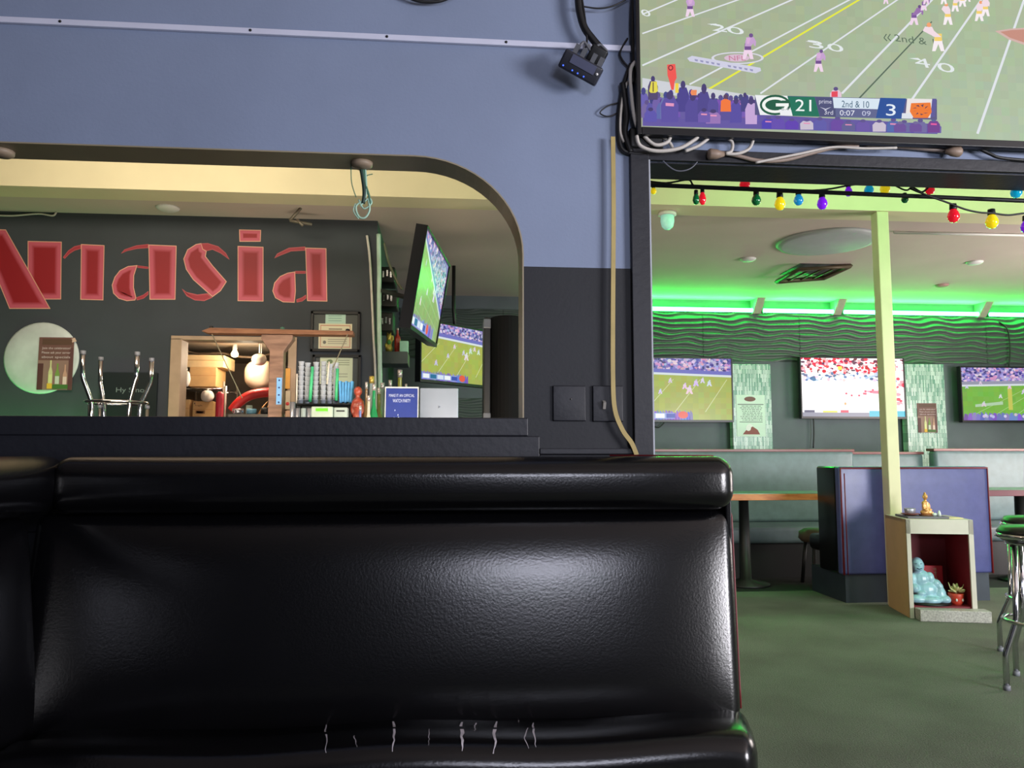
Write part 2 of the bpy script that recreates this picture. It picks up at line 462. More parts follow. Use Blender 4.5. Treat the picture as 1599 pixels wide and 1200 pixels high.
struct(m.build('trim_5', M_blk, bevel=0.003), 'black casing boards around the wide doorway', 'trim')
m = MB(); m.bb(XCB, XCB+0.004, WY0-0.016, WY0-0.004, 0, ZHD)
struct(m.build('trim_6', mat('pale_bead', (175, 180, 190), 0.5)), 'thin pale corner bead along the doorway casing', 'trim')
# white batten high on the wall
za, zb2 = at(0, 31, WY0), at(985, 80, WY0)
m = MB(); z0 = (za.z+zb2.z)/2
m.bb(XL, xat(988, WY0, 80), WY0-0.012, WY0, z0-0.009, z0+0.008)
o = struct(m.build('trim_7', mat('white_batten', (205, 208, 228), 0.5, var=0.05), bevel=0.002), 'white batten strip screwed high along the blue wall', 'trim')
for px in (97, 393, 605, 790):
    b = MB(); b.lathe([(0.004, 0), (0.004, 0.0015), (0.0, 0.002)], (xat(px, WY0, 40), WY0-0.012, z0), 8, 'Y')
    b.build('screw_head', M_blkd, o)

# wall with the painted name, kitchen doorway in it
XLR = xat(588, LW, 450); XD0, XD1 = xat(280, LW, 600), xat(452, LW, 600); ZD = zat(360, 530, LW)
m = MB(); m.bb(XL, XD0, LW, LW+0.12, 0, ZC1); m.bb(XD1, XLR, LW, LW+0.12, 0, ZC1); m.bb(XD0, XD1, LW, LW+0.12, ZD, ZC1)
struct(m.build('wall_middle', M_dark), 'charcoal wall behind the bar carrying the painted name', 'wall')
m = MB(); m.bb(XLR-0.12, XLR, LW+0.12, FWY, 0, ZC1)
struct(m.build('wall_side', M_dark), 'dark side wall of the kitchen block', 'wall')
m = MB(); m.bb(XD0-0.07, XD0+.012, LW-0.02, LW+0.13, 0, ZD); m.bb(XD1-.012, XD1+0.05, LW-0.02, LW+0.13, 0, ZD); m.bb(XD0-0.07, XD1+0.05, LW-0.02, LW+0.13, ZD-.012, ZD+0.02)
struct(m.build('door_1', mat('beige_frame_paint', (176, 150, 124), 0.6), bevel=0.004), 'beige frame of the kitchen doorway', 'door frame')
m = MB(); m.bb(XL, XLR-0.12, LW+0.12, FWY, 2.12, 2.16)
struct(m.build('ceiling', mat('kitchen_ceiling', (196, 180, 160), 0.8)), 'low beige kitchen ceiling seen through the doorway', 'ceiling')
m = MB(); m.bb(XL, XLR-0.12, FWY-0.06, FWY-0.01, 0, 2.12)
struct(m.build('wall_kitchen', mat('kitchen_wall', (150, 134, 116), 0.7)), 'tan back wall of the kitchen', 'wall')
m = MB(); m.bb(XL, XR, FWY, FWY+0.1, 0, ZC1)
WALL_BACK = struct(m.build('wall_back', M_far), 'dark grey far wall behind the lounge televisions', 'wall')
m = MB(); m.bb(XL-0.1, XL, YB, FWY, 0, ZC0)
struct(m.build('wall_left', M_dark), 'dark side wall beyond the bar', 'wall')
m = MB(); m.bb(XR, XR+0.1, YB, FWY, 0, ZC0)
struct(m.build('wall_right', M_far), 'dark side wall of the lounge', 'wall')

# post
px0 = xat(1387, BY0, 700); px1 = xat(1403.5, BY0, 700)
m = MB(); m.bb(px0, px1+0.01, BY0+0.01, BY0+0.10, 0, BZ)
struct(m.build('trim_8', mat('cream_post_paint', (214, 204, 172), 0.65, var=0.06, scale=5), bevel=0.006), 'cream painted square wooden post under the beam', 'post')

# ------------------------------------------------------------------ wavy wall panels on the far wall
ZWP0, ZWP1 = zat(1300, 566, FWY-0.03), zat(1300, 492, FWY-0.03)
def wave_panel_mesh(w, h, nx, nz):
    mb = MB(); vs = []; fs = []
    for j in range(nz+1):
        for i in range(nx+1):
            x = w*i/nx; z = h*j/nz
            ph = 2*PI*z/0.062+1.3*math.sin(2*PI*x/w*2+2.0*math.sin(2*PI*z/h))+0.8*math.sin(2*PI*x/w*3+5*z)
            vs.append((x, -0.02-0.013*math.sin(ph), z))
    for j in range(nz):
        for i in range(nx):
            a = j*(nx+1)+i; fs.append((a, a+1, a+nx+2, a+nx+1))
    mb.add(vs, fs, None, True); return mb
M_wave = mat('wave_panel_paint', (74, 84, 80), 0.42, var=0.06, scale=4)
PW = 1.2
def panels(x0, x1, z0, z1, nz):
    first = None; x = x0
    while x < x1-0.01:
        if first is None:
            first = wave_panel_mesh(PW-0.006, z1-z0, 56, nz).build('wave_panel', M_wave, WALL_BACK, fixn=False)
            q = first
        else:
            q = first.copy(); COL.objects.link(q); q.parent = WALL_BACK
        q.location = Vector((x, FWY, z0))-WALL_BACK.location; q.matrix_parent_inverse = Matrix()
        # mesh was built relative to the wall's origin
        x += PW
    me = first.data
    off = WALL_BACK.location
    for v in me.vertices: v.co += off
panels(XLR+0.02, XR-0.5, ZWP0, ZWP1, 48)
panels(XLR+0.02, XLR+1.2, 1.15, 1.75, 40)

# ================================================================== BOOTH BENCH (near)
def vinyl(name, col, rough, bump=0.25):
    m = mat(name, col, rough, var=0.1, scale=14, bump=bump, bscale=170, spec=0.55)
    return m
M_vinyl = vinyl('black_vinyl', (6, 6, 8), 0.23, 0.05)
M_pipe = mat('red_piping', (110, 20, 30), 0.45)
YF = 1.93
xr = xat(1152, YF, 950); xl = xat(66, YF, 950)
zr0, zr1 = zat(700, 801, 1.9), zat(700, 713, 1.97)
bench = thing('booth_bench', 'black vinyl booth bench with cracked seat below the pass-through', 'bench', ((xl+xr)/2, 1.9, 0))
def padfn(bul):
    def fn(q, h):
        if q.y < 0:
            k = max(0, 1-(q.x/h[0])**6)*max(0, 1-(q.z/h[2])**4)
            q = q.copy(); q.y -= bul*k
        return q
    return fn
m = MB(); m.rbox(((xl+xr)/2-.03, YF+0.08, (0.44+zr0)/2+0.003), (xr-xl+0.048, 0.15, zr0-0.44), 0.035, 4, (30, 2, 10), fn=padfn(0.03))
for v in m.v:
    v.y += (v.z-0.6)*0.17-0.025
    if v.x > 0: v.x *= 1+(v.z-.46)*.055
PADM = m; m.build('backrest', M_vinyl, bench)
rxr = xat(1153.5, 1.9, 750)
m = MB(); m.rbox(((xl+rxr)/2, 2.0, (zr0+zr1)/2), (rxr-xl, 0.205, zr1-zr0), 0.05, 5, (30, 2, 2), fn=padfn(0.015))
m.build('top_roll', M_vinyl, bench)
# seat: front rises as one long roll, right end tapers in
sxr = xr+0.03
def seatfn(q, h):
    q = q.copy()
    if q.z > 0: q.z += 0.010*math.cos(q.x*9)*max(0, 1-abs(q.x/h[0])**8) * 0.6 + (0.012 if q.y < 0 else -0.010)
    if q.x > h[0]-0.25:
        q.x -= (0.10*max(0, -q.y/h[1]*0.5+0.5))*((q.x-(h[0]-0.25))/0.25)
    return q
m = MB(); m.rbox(((xl+sxr)/2, 1.80, 0.40), (sxr-xl, 0.31, 0.17), 0.055, 5, (40, 3, 2), fn=seatfn)
SEATM = m; m.build('seat', M_vinyl, bench)
m = MB(); m.bb(xl, xr-0.06, 1.74, 2.1, 0, 0.31); m.build('base', M_blkd, bench)
m = MB(); m.bb(xr-0.012, xr+0.004, 1.965, 2.10, 0.05, zr1-0.02); m.build('end_panel', M_vinyl, bench, bevel=0.004)
pth = [Vector(((xr-0.002)*(1+(z-.46)*.055), 1.945+(z-0.6)*0.17, z)) for z in [0.47+(zr0-0.49)*i/10 for i in range(11)]]
pth += [Vector((rxr-0.001, 1.985, zr0+0.01)), Vector((rxr+0.001, 1.99, (zr0+zr1)/2)), Vector((rxr-0.004, 2.0, zr1-0.03)), Vector((rxr-0.03, 2.0, zr1+0.001)), Vector((rxr-0.30, 2.04, zr1+0.002))]  # last stretch along the roll top draws a red reflection as piping
m = MB(); m.tube(pth, 0.0025, 6); m.build('piping', M_pipe, bench)
# cracks in the seat vinyl where the pale backing shows
bvh = BVHTree.FromPolygons([tuple(v) for v in SEATM.v], [tuple(f) for f in SEATM.f])
M_tear = mat('torn_backing', (190, 184, 190), 0.8, var=0.2, scale=60)
rnd = random.Random(4)
for (cx, y0, y1, w) in [(511, 1131, 1177, 2.2), (552, 1150, 1168, 1.2), (612, 1128, 1175, 3.6), (668, 1140, 1165, 0.9), (723, 1129, 1174, 4.0), (744, 1130, 1143, 1.8), (775, 1128, 1178, 4.0), (823, 1138, 1170, 1.6), (833, 1130, 1168, 2.4), (804, 1120, 1130, 1.2)]:
    L, Rr = [], []; n = 9; x = cx
    for i in range(n):
        t = i/(n-1); x += rnd.uniform(-2.2, 2.2); ww = w*(0.35+0.8*math.sin(PI*min(1, t+0.15)))*rnd.uniform(0.6, 1.3)/2
        for sgn, lst in ((-1, L), (1, Rr)):
            d = ray(x+sgn*ww, y0+(y1-y0)*t).normalized()
            h = bvh.ray_cast(CAMP, d)
            if h[0] is None: continue
            nn = h[1] if h[1].dot(d) < 0 else -h[1]
            lst.append(h[0]+nn*0.0012)
    k = min(len(L), len(Rr))
    if k > 2:
        m = MB(); m.add(L[:k]+Rr[:k], [(i, i+1, k+i+1, k+i) for i in range(k-1)])
        m.build('tear', M_tear, bench, fixn=False)

# return bench of the corner booth, running towards the viewer
ret = thing('booth_bench', 'black vinyl corner return of the booth at the end of the long bench', 'bench', (xl-0.1, 1.2, 0))
m = MB(); rot = Matrix.Rotation(R(90), 3, 'Z')
m.rbox((xl-0.085, 1.02, (0.44+zr0)/2), (1.82, 0.15, zr0-0.44), 0.035, 4, (20, 2, 8), rot, padfn(0.03))
for v in m.v: v.x -= (v.z-0.6)*0.10-0.012
m.build('backrest', M_vinyl, ret)
m = MB(); m.rbox((xl-0.085, 1.06, (zr0+zr1)/2), (1.92, 0.205, zr1-zr0), 0.05, 5, (20, 2, 2), rot, padfn(0.015))
m.build('top_roll', M_vinyl, ret)
m = MB(); m.rbox((xl+0.03, 0.86, 0.40), (1.5, 0.31, 0.17), 0.055, 4, (20, 2, 2), rot); m.build('seat', M_vinyl, ret)
m = MB(); m.bb(xl-0.17, xl+0.06, 0.1, 1.6, 0, 0.31); m.build('base', M_blkd, ret)

# ================================================================== BIG TELEVISION
TY = 2.07
def tvfn(u, v, k):
    p = at(u, v, TY); p.y -= 0.00004*k; return p
tx0 = xat(1001, TY, 200); tz0 = zat(1003, 199, TY); tz1 = tz0+0.83; tx1 = tx0+1.46
tv = thing('television', 'huge wall television showing a green football field and score bar', 'television', ((tx0+tx1)/2, TY+0.03, tz0-0.02))
M_bez = mat('black_bezel', (14, 14, 18), 0.35, var=0)
m = MB(); m.bb(tx0-0.012, tx1+0.012, TY+0.004, TY+0.018, tz0-0.022, tz1+0.012)
m.bb(tx0-0.012, tx0, TY-0.006, TY+0.01, tz0-0.022, tz1+0.012); m.bb(tx1, tx1+0.012, TY-0.006, TY+0.01, tz0-0.022, tz1+0.012)
m.bb(tx0, tx1, TY-0.006, TY+0.01, tz0-0.022, tz0); m.bb(tx0, tx1, TY-0.006, TY+0.01, tz1, tz1+0.012)
m.build('bezel', M_bez, tv, bevel=0.002)
m = MB(); m.bb((tx0+tx1)/2-0.3, (tx0+tx1)/2+0.3, TY+0.018, WY0, tz0+0.2, tz0+0.6); m.build('wall_mount', M_blkd, tv)
def player(P, x, y, h, shirt, pants, legs, helm, lean=0.0, spread=0.16):
    P.up()
    P.poly([(x-h*.14, y-h*.45), (x+h*.12, y-h*.45), (x+h*spread+h*.06, y), (x+h*spread-h*.07, y), (x, y-h*.25), (x-h*spread+h*.06, y), (x-h*spread-h*.06, y)], legs)
    P.up()
    P.poly([(x-h*.13, y-h*.62), (x+h*.12, y-h*.62), (x+h*.13, y-h*.36), (x-h*.14, y-h*.36)], pants)
    lx = x+lean*h
    P.up().poly([(x-h*.12, y-h*.5), (x+h*.11, y-h*.5), (lx+h*.2, y-h*.72), (lx+h*.13, y-h*.86), (lx-h*.12, y-h*.87), (lx-h*.2, y-h*.72)], shirt)
    P.up().poly([(lx+h*.12, y-h*.8), (lx+h*.22, y-h*.7), (lx+h*.2, y-h*.5), (lx+h*.12, y-h*.55)], shirt)
    P.up().ell(lx+h*.02, y-h*.93, h*.085, h*.085, helm, 8)
P = Paint(tvfn); rnd = random.Random(7)
c = lambda x, y: (1000+x/2.6694, y/2.6694)          # enlargement -> photo pixels
X1, Y1 = 1599, 212
# grass: grid of facets over the whole screen
XA, XB_ = tx0, tx1
def grass(u, v):
    t = max(0, min(1, (u-1000)/600)); w = max(0, min(1, v/200))
    a = (164, 172, 148); b = (172, 190, 162); cc = (156, 172, 130)
    base = [a[i]*(1-t)+b[i]*t for i in range(3)]
    return tuple(base[i]*(1-0.35*(1-w))+cc[i]*0.35*(1-w) for i in range(3))
def scr(u, v, k):    # world x / z -> screen point
    return Vector((u, TY-0.00004*k, v))
P.fn = scr
nx, ny = 56, 32
for i in range(nx):
    for j in range(ny):
        ax, bx = XA+(XB_-XA)*i/nx, XA+(XB_-XA)*(i+1)/nx; az, bz = tz0+(tz1-tz0)*j/ny, tz0+(tz1-tz0)*(j+1)/ny
        vpx = 205-(az-tz0)*600
        P.rect(ax, az, bx, bz, jit(grass(1001+(ax-XA)*600, vpx), 3.5, rnd))
P.fn = tvfn
WHT = (222, 226, 232)
def yl(x0, y0, x1, y1, w0, w1, col):
    # line in enlargement pixels, carried on above the frame
    t = (y1+620)/(y0-y1) if y0 != y1 else 0
    x2, y2 = x1+(x1-x0)*t*0.8, y1+(y1-y0)*t*0.8
    a = c(x0, y0); b = c(x2, y2)
    P.line(a[0], a[1], b[0], b[1], w0, w1, col)
P.up()
def clipline(x0, y0, x1, y1, w, col):
    a = c(x0, y0); b = c(x1, y1); P.line(a[0], a[1], b[0], b[1], w, w*0.8, col)
EXT = 1.55
for (x0, y0, x1, y1, w) in [(8, 60, 150, 0, 2.2), (8, 140, 405, 0, 2.2), (8, 273, 630, 0, 2.6), (205, 352, 870, 0, 2.6), (500, 390, 1070, 0, 2.6), (840, 390, 1215, 0, 3.4), (1125, 425, 1420, 0, 3.6), (1405, 558, 1599, 0, 4.2)]:
    k = 300/(y0-y1); ex, ey = x1+(x1-x0)*k, y1-300
    clipline(x0, y0, ex, ey, w, WHT)
clipline(285, 372, 285+(910-285)*1.8, 372-372*1.8, 3.0, (228, 232, 60))
clipline(910, 412, 910+(1215-910)*1.0, 90, 2.4, (84, 104, 88))
# sideline band
a = [c(8, 325), c(490, 402), c(760, 440), c(760, 470), c(490, 470), c(8, 370)]
P.up().poly(a, (205, 208, 214))
# numerals painted on the grass
P.up()
for st, x, y, w, h in [('2', 300, 127, 62, 30), ('0', 366, 138, 70, 30), ('3', 705, 198, 62, 32), ('0', 785, 211, 66, 32), ('4', 1150, 277, 62, 38), ('0', 1245, 297, 70, 38), ('0', 8, 66, 38, 28)]:
    q = c(x, y); P.text(st, q[0], q[1], w/2.669, w/2.669*0.12, -h/2.669*0.35, -h/2.669, (226, 232, 234))
for x, y in [(278, 100), (688, 172), (1120, 243)]:
    q = c(x, y); P.poly([q, (q[0]+14, q[1]-0.5), (q[0]+20, q[1]+4)], (226, 232, 234))
q = c(1062, 172); P.text('2nd & 10', q[0], q[1], 76, 9, -2, -11, (92, 112, 92))
for dx in (0, 16):
    q = c(1015+dx, 158)
    P.line(q[0]+4, q[1]-6, q[0], q[1], 1.4, 1.4, (80, 98, 84)); P.line(q[0], q[1], q[0]+5, q[1]+5, 1.4, 1.4, (80, 98, 84))
# crest painted on the field
q = c(405, 242)
P.up().ell(q[0], q[1], 41, 9.5, (214, 214, 226), 26); P.up().ell(q[0], q[1], 37, 7.6, (165, 172, 150), 26)
P.up().ell(q[0]-1, q[1], 20, 5.8, (214, 186, 206), 18)
P.up().text('NFL', q[0]-13, q[1]+4, 26, 0, -1, -7.5, (196, 120, 150))
P.up().poly([c(195, 243), c(215, 233), c(500, 283), c(503, 296), c(480, 306), c(205, 256)], (206, 206, 226))
P.up()
for i in range(11):
    if i == 5: continue
    q = c(225+i*23, 245+i*4.1); P.poly([(q[0], q[1]+0.5), (q[0]+5.5, q[1]+1.5), (q[0]+5, q[1]+4.5), (q[0]+1, q[1]+3.4)], (150, 150, 186))
# end of a brown crest at the far side of the screen
P.up().poly([c(1478, 130), c(1540, 120), c(1660, 112), c(1760, 150), c(1690, 205), c(1600, 188), c(1535, 165)], (208, 176, 168))
P.up().poly([c(1500, 133), c(1545, 126), c(1655, 120), c(1740, 150), c(1680, 196), c(1600, 178), c(1540, 158)], (196, 140, 124))
# players
NAV, PNK = (112, 76, 140), (238, 212, 232)
for (x, y, h) in [(207, 70, 88), (448, 247, 106), (742, 300, 92)]:
    q = c(x, y); player(P, q[0], q[1], h/2.669, (196, 160, 206), NAV, PNK, (110, 80, 140), 0.1 if x > 400 else 0)
    P.up().poly([(q[0]-3, q[1]-h/2.669*.85), (q[0]+4, q[1]-h/2.669*.82), (q[0]+2, q[1]-h/2.669*.6), (q[0]-2, q[1]-h/2.669*.6)], (214, 172, 214))
for (x, y, h, l) in [(1140, 105, 82, .25), (1180, 45, 60, .2), (1190, 20, 60, 0), (1022, 18, 50, 0)]:
    q = c(x, y); player(P, q[0], q[1], h/2.669, (150, 110, 170), (120, 84, 150), PNK, (104, 74, 130), l)
for (x, y, h, l) in [(1240, 215, 118, -.35), (1280, 105, 90, -.1), (1310, 50, 70, .1), (1410, 90, 84, .05), (1436, 70, 80, 0), (1340, 30, 70, .1), (1262, 20, 60, 0), (1360, 10, 60, 0)]:
    q = c(x, y); player(P, q[0], q[1], h/2.669, (240, 218, 226), (242, 208, 110), (246, 236, 240), (240, 160, 110), l)
# people along the sideline
P.up().poly([c(8, 440), c(470, 452), c(490, 480), c(1235, 520), c(1235, 561), c(8, 527)], (98, 86, 160))
rnd = random.Random(11)
def fan(x, y, w, h, col, head, stripe=None):
    P.up().poly([c(x-w*.5, y), c(x-w*.52, y-h*.55), c(x-w*.3, y-h*.78), c(x+w*.3, y-h*.78), c(x+w*.52, y-h*.55), c(x+w*.5, y)], col)
    q = c(x, y-h*.86); P.up().ell(q[0], q[1], w*.22/2.669, h*.14/2.669, head, 8)
    if stripe: P.up().poly([c(x-w*.25, y-h*.62), c(x+w*.25, y-h*.6), c(x+w*.24, y-h*.5), c(x-w*.25, y-h*.52)], stripe)
for i in range(24):
    x = 12+i*20+rnd.uniform(-8, 8)
    yb = 525+x*0.027
    fan(x, yb-rnd.uniform(20, 60), 46, rnd.uniform(70, 120), jit((106, 96, 172), 16, rnd), jit((78, 66, 130), 16, rnd), (206, 130, 180) if rnd.random() < .3 else None)
for (x, y, w, h, col, st) in [(50, 420, 40, 100, (82, 70, 110), None), (175, 470, 48, 130, (74, 66, 140), None), (120, 512, 70, 128, (92, 80, 160), (226, 150, 190)), (215, 512, 60, 120, (84, 74, 150), None), (262, 512, 52, 160, (78, 70, 140), None), (300, 500, 44, 110, (86, 78, 150), None), (352, 505, 48, 105, (90, 80, 150), None), (395, 515, 48, 105, (86, 76, 160), None), (432, 470, 34, 80, (70, 66, 130), None), (458, 522, 48, 112, (196, 166, 214), None), (40, 512, 50, 60, (92, 84, 170), None), (300, 520, 60, 60, (150, 116, 180), (230, 150, 190)), (262, 515, 50, 60, (110, 90, 170), (230, 150, 180))]:
    fan(x, y, w, h, col, (70, 60, 112), st)
P.up().poly([c(34, 385), c(42, 345), c(66, 345), c(70, 385), c(60, 392), c(40, 392)], (226, 214, 80))
P.up().rect(*c(48, 348), *c(53, 388), (120, 100, 60)); P.up().rect(*c(142, 352), *c(156, 392), (238, 210, 70))
P.up().poly([c(330, 470), c(332, 425), c(350, 415), c(372, 425), c(374, 470)], (240, 120, 60)); P.up().ell(*c(352, 408), 4, 4, (90, 66, 96), 8)
P.up().poly([c(205, 392), c(208, 380), c(232, 380), c(230, 402), c(210, 402)], (236, 140, 90))
P.up().poly([c(108, 275), c(142, 272), c(148, 330), c(140, 345), c(136, 380), c(126, 380), c(118, 345), c(110, 320)], (238, 86, 80))
q = c(123, 288); P.up().ell(q[0], q[1], 4, 4.4, (120, 40, 50), 10); P.up().ell(q[0], q[1], 2.4, 2.8, (240, 100, 90), 10)
for i in range(13):
    x = 520+i*58+rnd.uniform(-10, 10)
    fan(x, 526+x*0.028, 54, rnd.uniform(44, 60), jit((96, 84, 160), 22, rnd) if i not in (8, 3) else (200, 190, 206), (92, 80, 140), (226, 140, 180) if i % 3 == 0 else None)
for x in (1075, 1140): fan(x, 555, 50, 44, (104, 76, 150), (110, 100, 150))
fan(1215, 558, 50, 62, (110, 60, 140), (84, 96, 150), (236, 90, 160))
fan(808, 430, 46, 62, (226, 196, 214), (90, 76, 130)); P.up().poly([c(790, 410), c(790, 388), c(816, 386), c(816, 410)], (226, 70, 90))
# score bar (slanted panels)
def bar(x0, x1, y0, y1, col, sl=22):
    dy = 0.026
    P.up().poly([c(x0, y0+x0*dy), c(x1, y0+x1*dy), c(x1+sl*(y1-y0)/85, y1+x1*dy), c(x0+sl*(y1-y0)/85, y1+x0*dy)], col)
bar(472, 1228, 390, 473, (86, 84, 130), 0)
bar(472, 607, 390, 473, (236, 238, 240)); bar(607, 720, 392, 473, (20, 112, 88)); bar(722, 795, 392, 473, (74, 78, 118))
bar(795, 995, 392, 436, (214, 228, 240), 10); bar(806, 985, 437, 473, (92, 98, 140), 6); bar(992, 1100, 388, 473, (30, 76, 150), -18)
bar(1104, 1208, 388, 466, (232, 226, 224), -8); bar(1208, 1226, 386, 462, (88, 84, 150), -8)
def tx(st, x, y, w, h, col):
    q = c(x, y+x*0.026); P.up().text(st, q[0], q[1], w/2.669, w/2.669*0.026, 0, -h/2.669, col)
# round white letter on a dark green oval
q = c(556, 444); P.up().ell(q[0], q[1], 24, 16, (24, 88, 64), 24); P.up().ell(q[0], q[1], 20.5, 12.5, (242, 244, 240), 24)
P.up().ell(q[0], q[1], 15.5, 8.5, (24, 88, 64), 24); P.up().rect(q[0]+1, q[1]-2.6, q[0]+21, q[1]+2.2, (242, 244, 240)); P.up().rect(q[0]+10, q[1]-7, q[0]+22, q[1]-2.6, (24, 88, 64))
P.up().rect(q[0]+2, q[1]+0, q[0]+11, q[1]+2.2, (24, 88, 64)) if False else None
bar(572, 622, 448, 471, (236, 238, 240)); tx('8-4', 582, 452, 30, 12, (160, 170, 170))
tx('21', 640, 452, 66, 48, (240, 246, 244)); tx('prime', 738, 424, 52, 22, (206, 206, 226)); tx('3rd', 760, 464, 36, 18, (214, 214, 230))
q = c(765, 455); P.up().poly([(q[0]-9, q[1]-1), (q[0], q[1]+2), (q[0]+9, q[1]-1), (q[0], q[1]+4)], (206, 206, 226))
tx('2nd & 10', 832, 432, 114, 28, (60, 96, 120)); tx('0:07', 824, 466, 62, 22, (226, 228, 240)); tx('09', 916, 465, 36, 20, (196, 200, 226))
tx('3', 1016, 462, 40, 48, (226, 236, 246))
bar(1082, 1128, 450, 472, (220, 224, 232), -8)
# orange team patch, plain blotches
q = c(1160, 466); P.up().poly([(q[0]-15, q[1]-11), (q[0]+15, q[1]-12), (q[0]+17, q[1]+3), (q[0]+11, q[1]+12), (q[0]-11, q[1]+12), (q[0]-17, q[1]+2)], (236, 120, 40))
rnd = random.Random(2)
P.up()
for i in range(9):
    a = 2*PI*i/9; P.poly([(q[0]+12*math.cos(a)-2, q[1]+8*math.sin(a)), (q[0]+12*math.cos(a)+2.5, q[1]+8*math.sin(a)-1.5), (q[0]+7*math.cos(a+.3), q[1]+5*math.sin(a+.3))], (96, 60, 80))
P.build('screen', SCREEN, tv)

# ================================================================== OTHER TELEVISIONS
def game_picture(P, seed, kind):
    """unit picture, u right 0..1, v up 0..1"""
    rnd = random.Random(seed)
    U = lambda pts, col: P.poly(pts, col)
    if kind == 'basket':
        P.rect(0, 0, 1, 1, (250, 250, 250)); P.up()
        for j in range(12):
            for i in range(34):
                u = i/34; v = 0.62+j*0.38/12
                t = (1-j/12)
                pal = [(226, 60, 76), (240, 150, 160), (250, 236, 238), (190, 40, 60), (250, 210, 215), (110, 60, 80), (250, 250, 250)]
                pal2 = [(250, 250, 250), (244, 190, 200), (170, 190, 220), (250, 236, 238), (90, 110, 150)]
                P.k = 1+(i+j*3) % 5; P.ell(u+rnd.uniform(0, 1/34), v+rnd.uniform(0, .03), rnd.uniform(.012, .026), rnd.uniform(.016, .034), jit(rnd.choice(pal2 if t > 0.72 else pal), 14, rnd), 7)
        P.k = 7; P.up().rect(0.36, 0.80, 0.40, 0.86, (245, 220, 90))
        P.up().poly([(0.40, 0.46), (0.98, 0.47), (0.98, 0.36), (0.75, 0.38), (0.5, 0.41)], (248, 206, 214))
        P.up().poly([(0.62, 0.44), (0.93, 0.45), (0.93, 0.38), (0.7, 0.40)], (236, 120, 140))
        for k in range(10):
            P.up().ell(0.42+rnd.random()*0.5, 0.36+rnd.random()*0.12, 0.012, 0.02, (226, 90, 110), 7)
        P.up().ell(0.42, 0.22, 0.012, 0.025, (232, 150, 100), 8)
        P.up().rect(0, 0, 0.65, 0.07, (132, 132, 146)); P.up().rect(0.65, 0, 1, 0.10, (70, 170, 190))
        P.up().rect(0.2, 0.07, 0.34, 0.10, (226, 220, 90)); P.up().rect(0.37, 0.07, 0.45, 0.11, (210, 70, 90)); P.up().rect(0.02, 0.07, 0.12, 0.11, (90, 90, 110))
        P.up().rect(0.93, 0.12, 1, 0.92, (250, 240, 242))
        for k in range(22): P.up().ell(0.965+rnd.uniform(-.03, .03), rnd.uniform(.14, .92), rnd.uniform(.012, .03), rnd.uniform(.02, .05), rnd.choice([(232, 70, 90), (240, 150, 160), (250, 236, 238)]), 8)
        return
    gr = {'a': (166, 176, 84), 'b': (120, 178, 72), 'c': (146, 174, 110)}[kind]
    P.rect(0, 0, 1, 1, gr); P.up()
    for j in range(8):
        for i in range(20):
            P.rect(i/20, j/8*.72, (i+1)/20, (j+1)/8*.72, jit(gr, 6, rnd))
    slope = {'a': -0.06, 'b': 0.05, 'c': -0.62}[kind]
    base = {'a': 0.78, 'b': 0.66, 'c': 0.95}[kind]
    P.up()
    pal = [(130, 120, 190), (96, 90, 170), (190, 170, 214), (210, 150, 190), (70, 66, 130), (170, 170, 220), (226, 200, 220)]
    P.poly([(0, base), (1, base+slope), (1, 1), (0, 1)], (140, 126, 190))
    for j in range(16):
        for i in range(44):
            u = i/44; v0 = base+slope*u+0.04; v = v0+j*0.03
            if v > 1: continue
            P.k = 2+(i+j*3) % 5; P.ell(u+rnd.uniform(0, 1/44), v+rnd.uniform(0, .02), rnd.uniform(.010, .02), rnd.uniform(.016, .03), jit(rnd.choice(pal), 12, rnd), 7)
    P.k = 8; P.up().poly([(0, base), (1, base+slope), (1, min(1, base+slope+0.07)), (0, min(1, base+0.07))], (112, 110, 190) if kind != 'b' else (150, 150, 170))
    P.up().poly([(0, base-.025), (1, base+slope-.025), (1, base+slope+.01), (0, base+.01)], (214, 222, 226))
    P.up()
    if kind == 'b':
        for i in range(6): P.line(0.1+i*.2, 0.1, 0.6+i*.12, 0.6, 0.006, 0.004, (180, 214, 150))
        P.up().rect(0.43, 0.2, 0.47, 0.64, (196, 196, 90))
        P.up().poly([(0.12, 0.25), (0.38, 0.3), (0.38, 0.36), (0.12, 0.3)], (176, 206, 170))
    elif kind == 'a':
        for i in range(6): P.line(-0.05+i*.27, 0.13 if i else 0.2, 0.24+i*.24, 0.66, 0.008, 0.006, (206, 214, 160))
    else:
        for i in range(4): P.line(0.05, 0.2+i*.17, 0.95, 0.02+i*.12, 0.004, 0.004, (170, 200, 150))
    for (u, v, s) in [(0.2, 0.26, .1), (0.62, 0.42, .14), (0.68, 0.55, .11), (0.58, 0.5, .1), (0.8, 0.55, .1), (0.74, 0.6, .09), (0.18, 0.68, .07), (0.45, 0.6, .08), (0.05, 0.6, .07), (0.36, 0.42, .08)]:
        cc = jit((214, 206, 226), 14, rnd)
        P.up().ell(u, v+s*.58, s*.16, s*.26, cc, 8); P.ell(u+s*.05, v+s*.92, s*.08, s*.1, jit(cc, 20, rnd), 7)
        P.poly([(u-s*.14, v+s*.45), (u+s*.14, v+s*.45), (u+s*.24, v), (u+s*.1, v), (u, v+s*.3), (u-s*.1, v), (u-s*.24, v)], jit(cc, 14, rnd))
    # dark crowd and score bar along the bottom
    P.up()
    w = {'a': 0.64, 'b': 1.0, 'c': 0.8}[kind]
    for i in range(26):
        u = i/26*w; P.poly([(u, 0), (u+w/20, 0), (u+w/22, 0.1+rnd.random()*.05), (u+w/60, 0.12+rnd.random()*.05)], jit((120, 112, 190), 30, rnd))
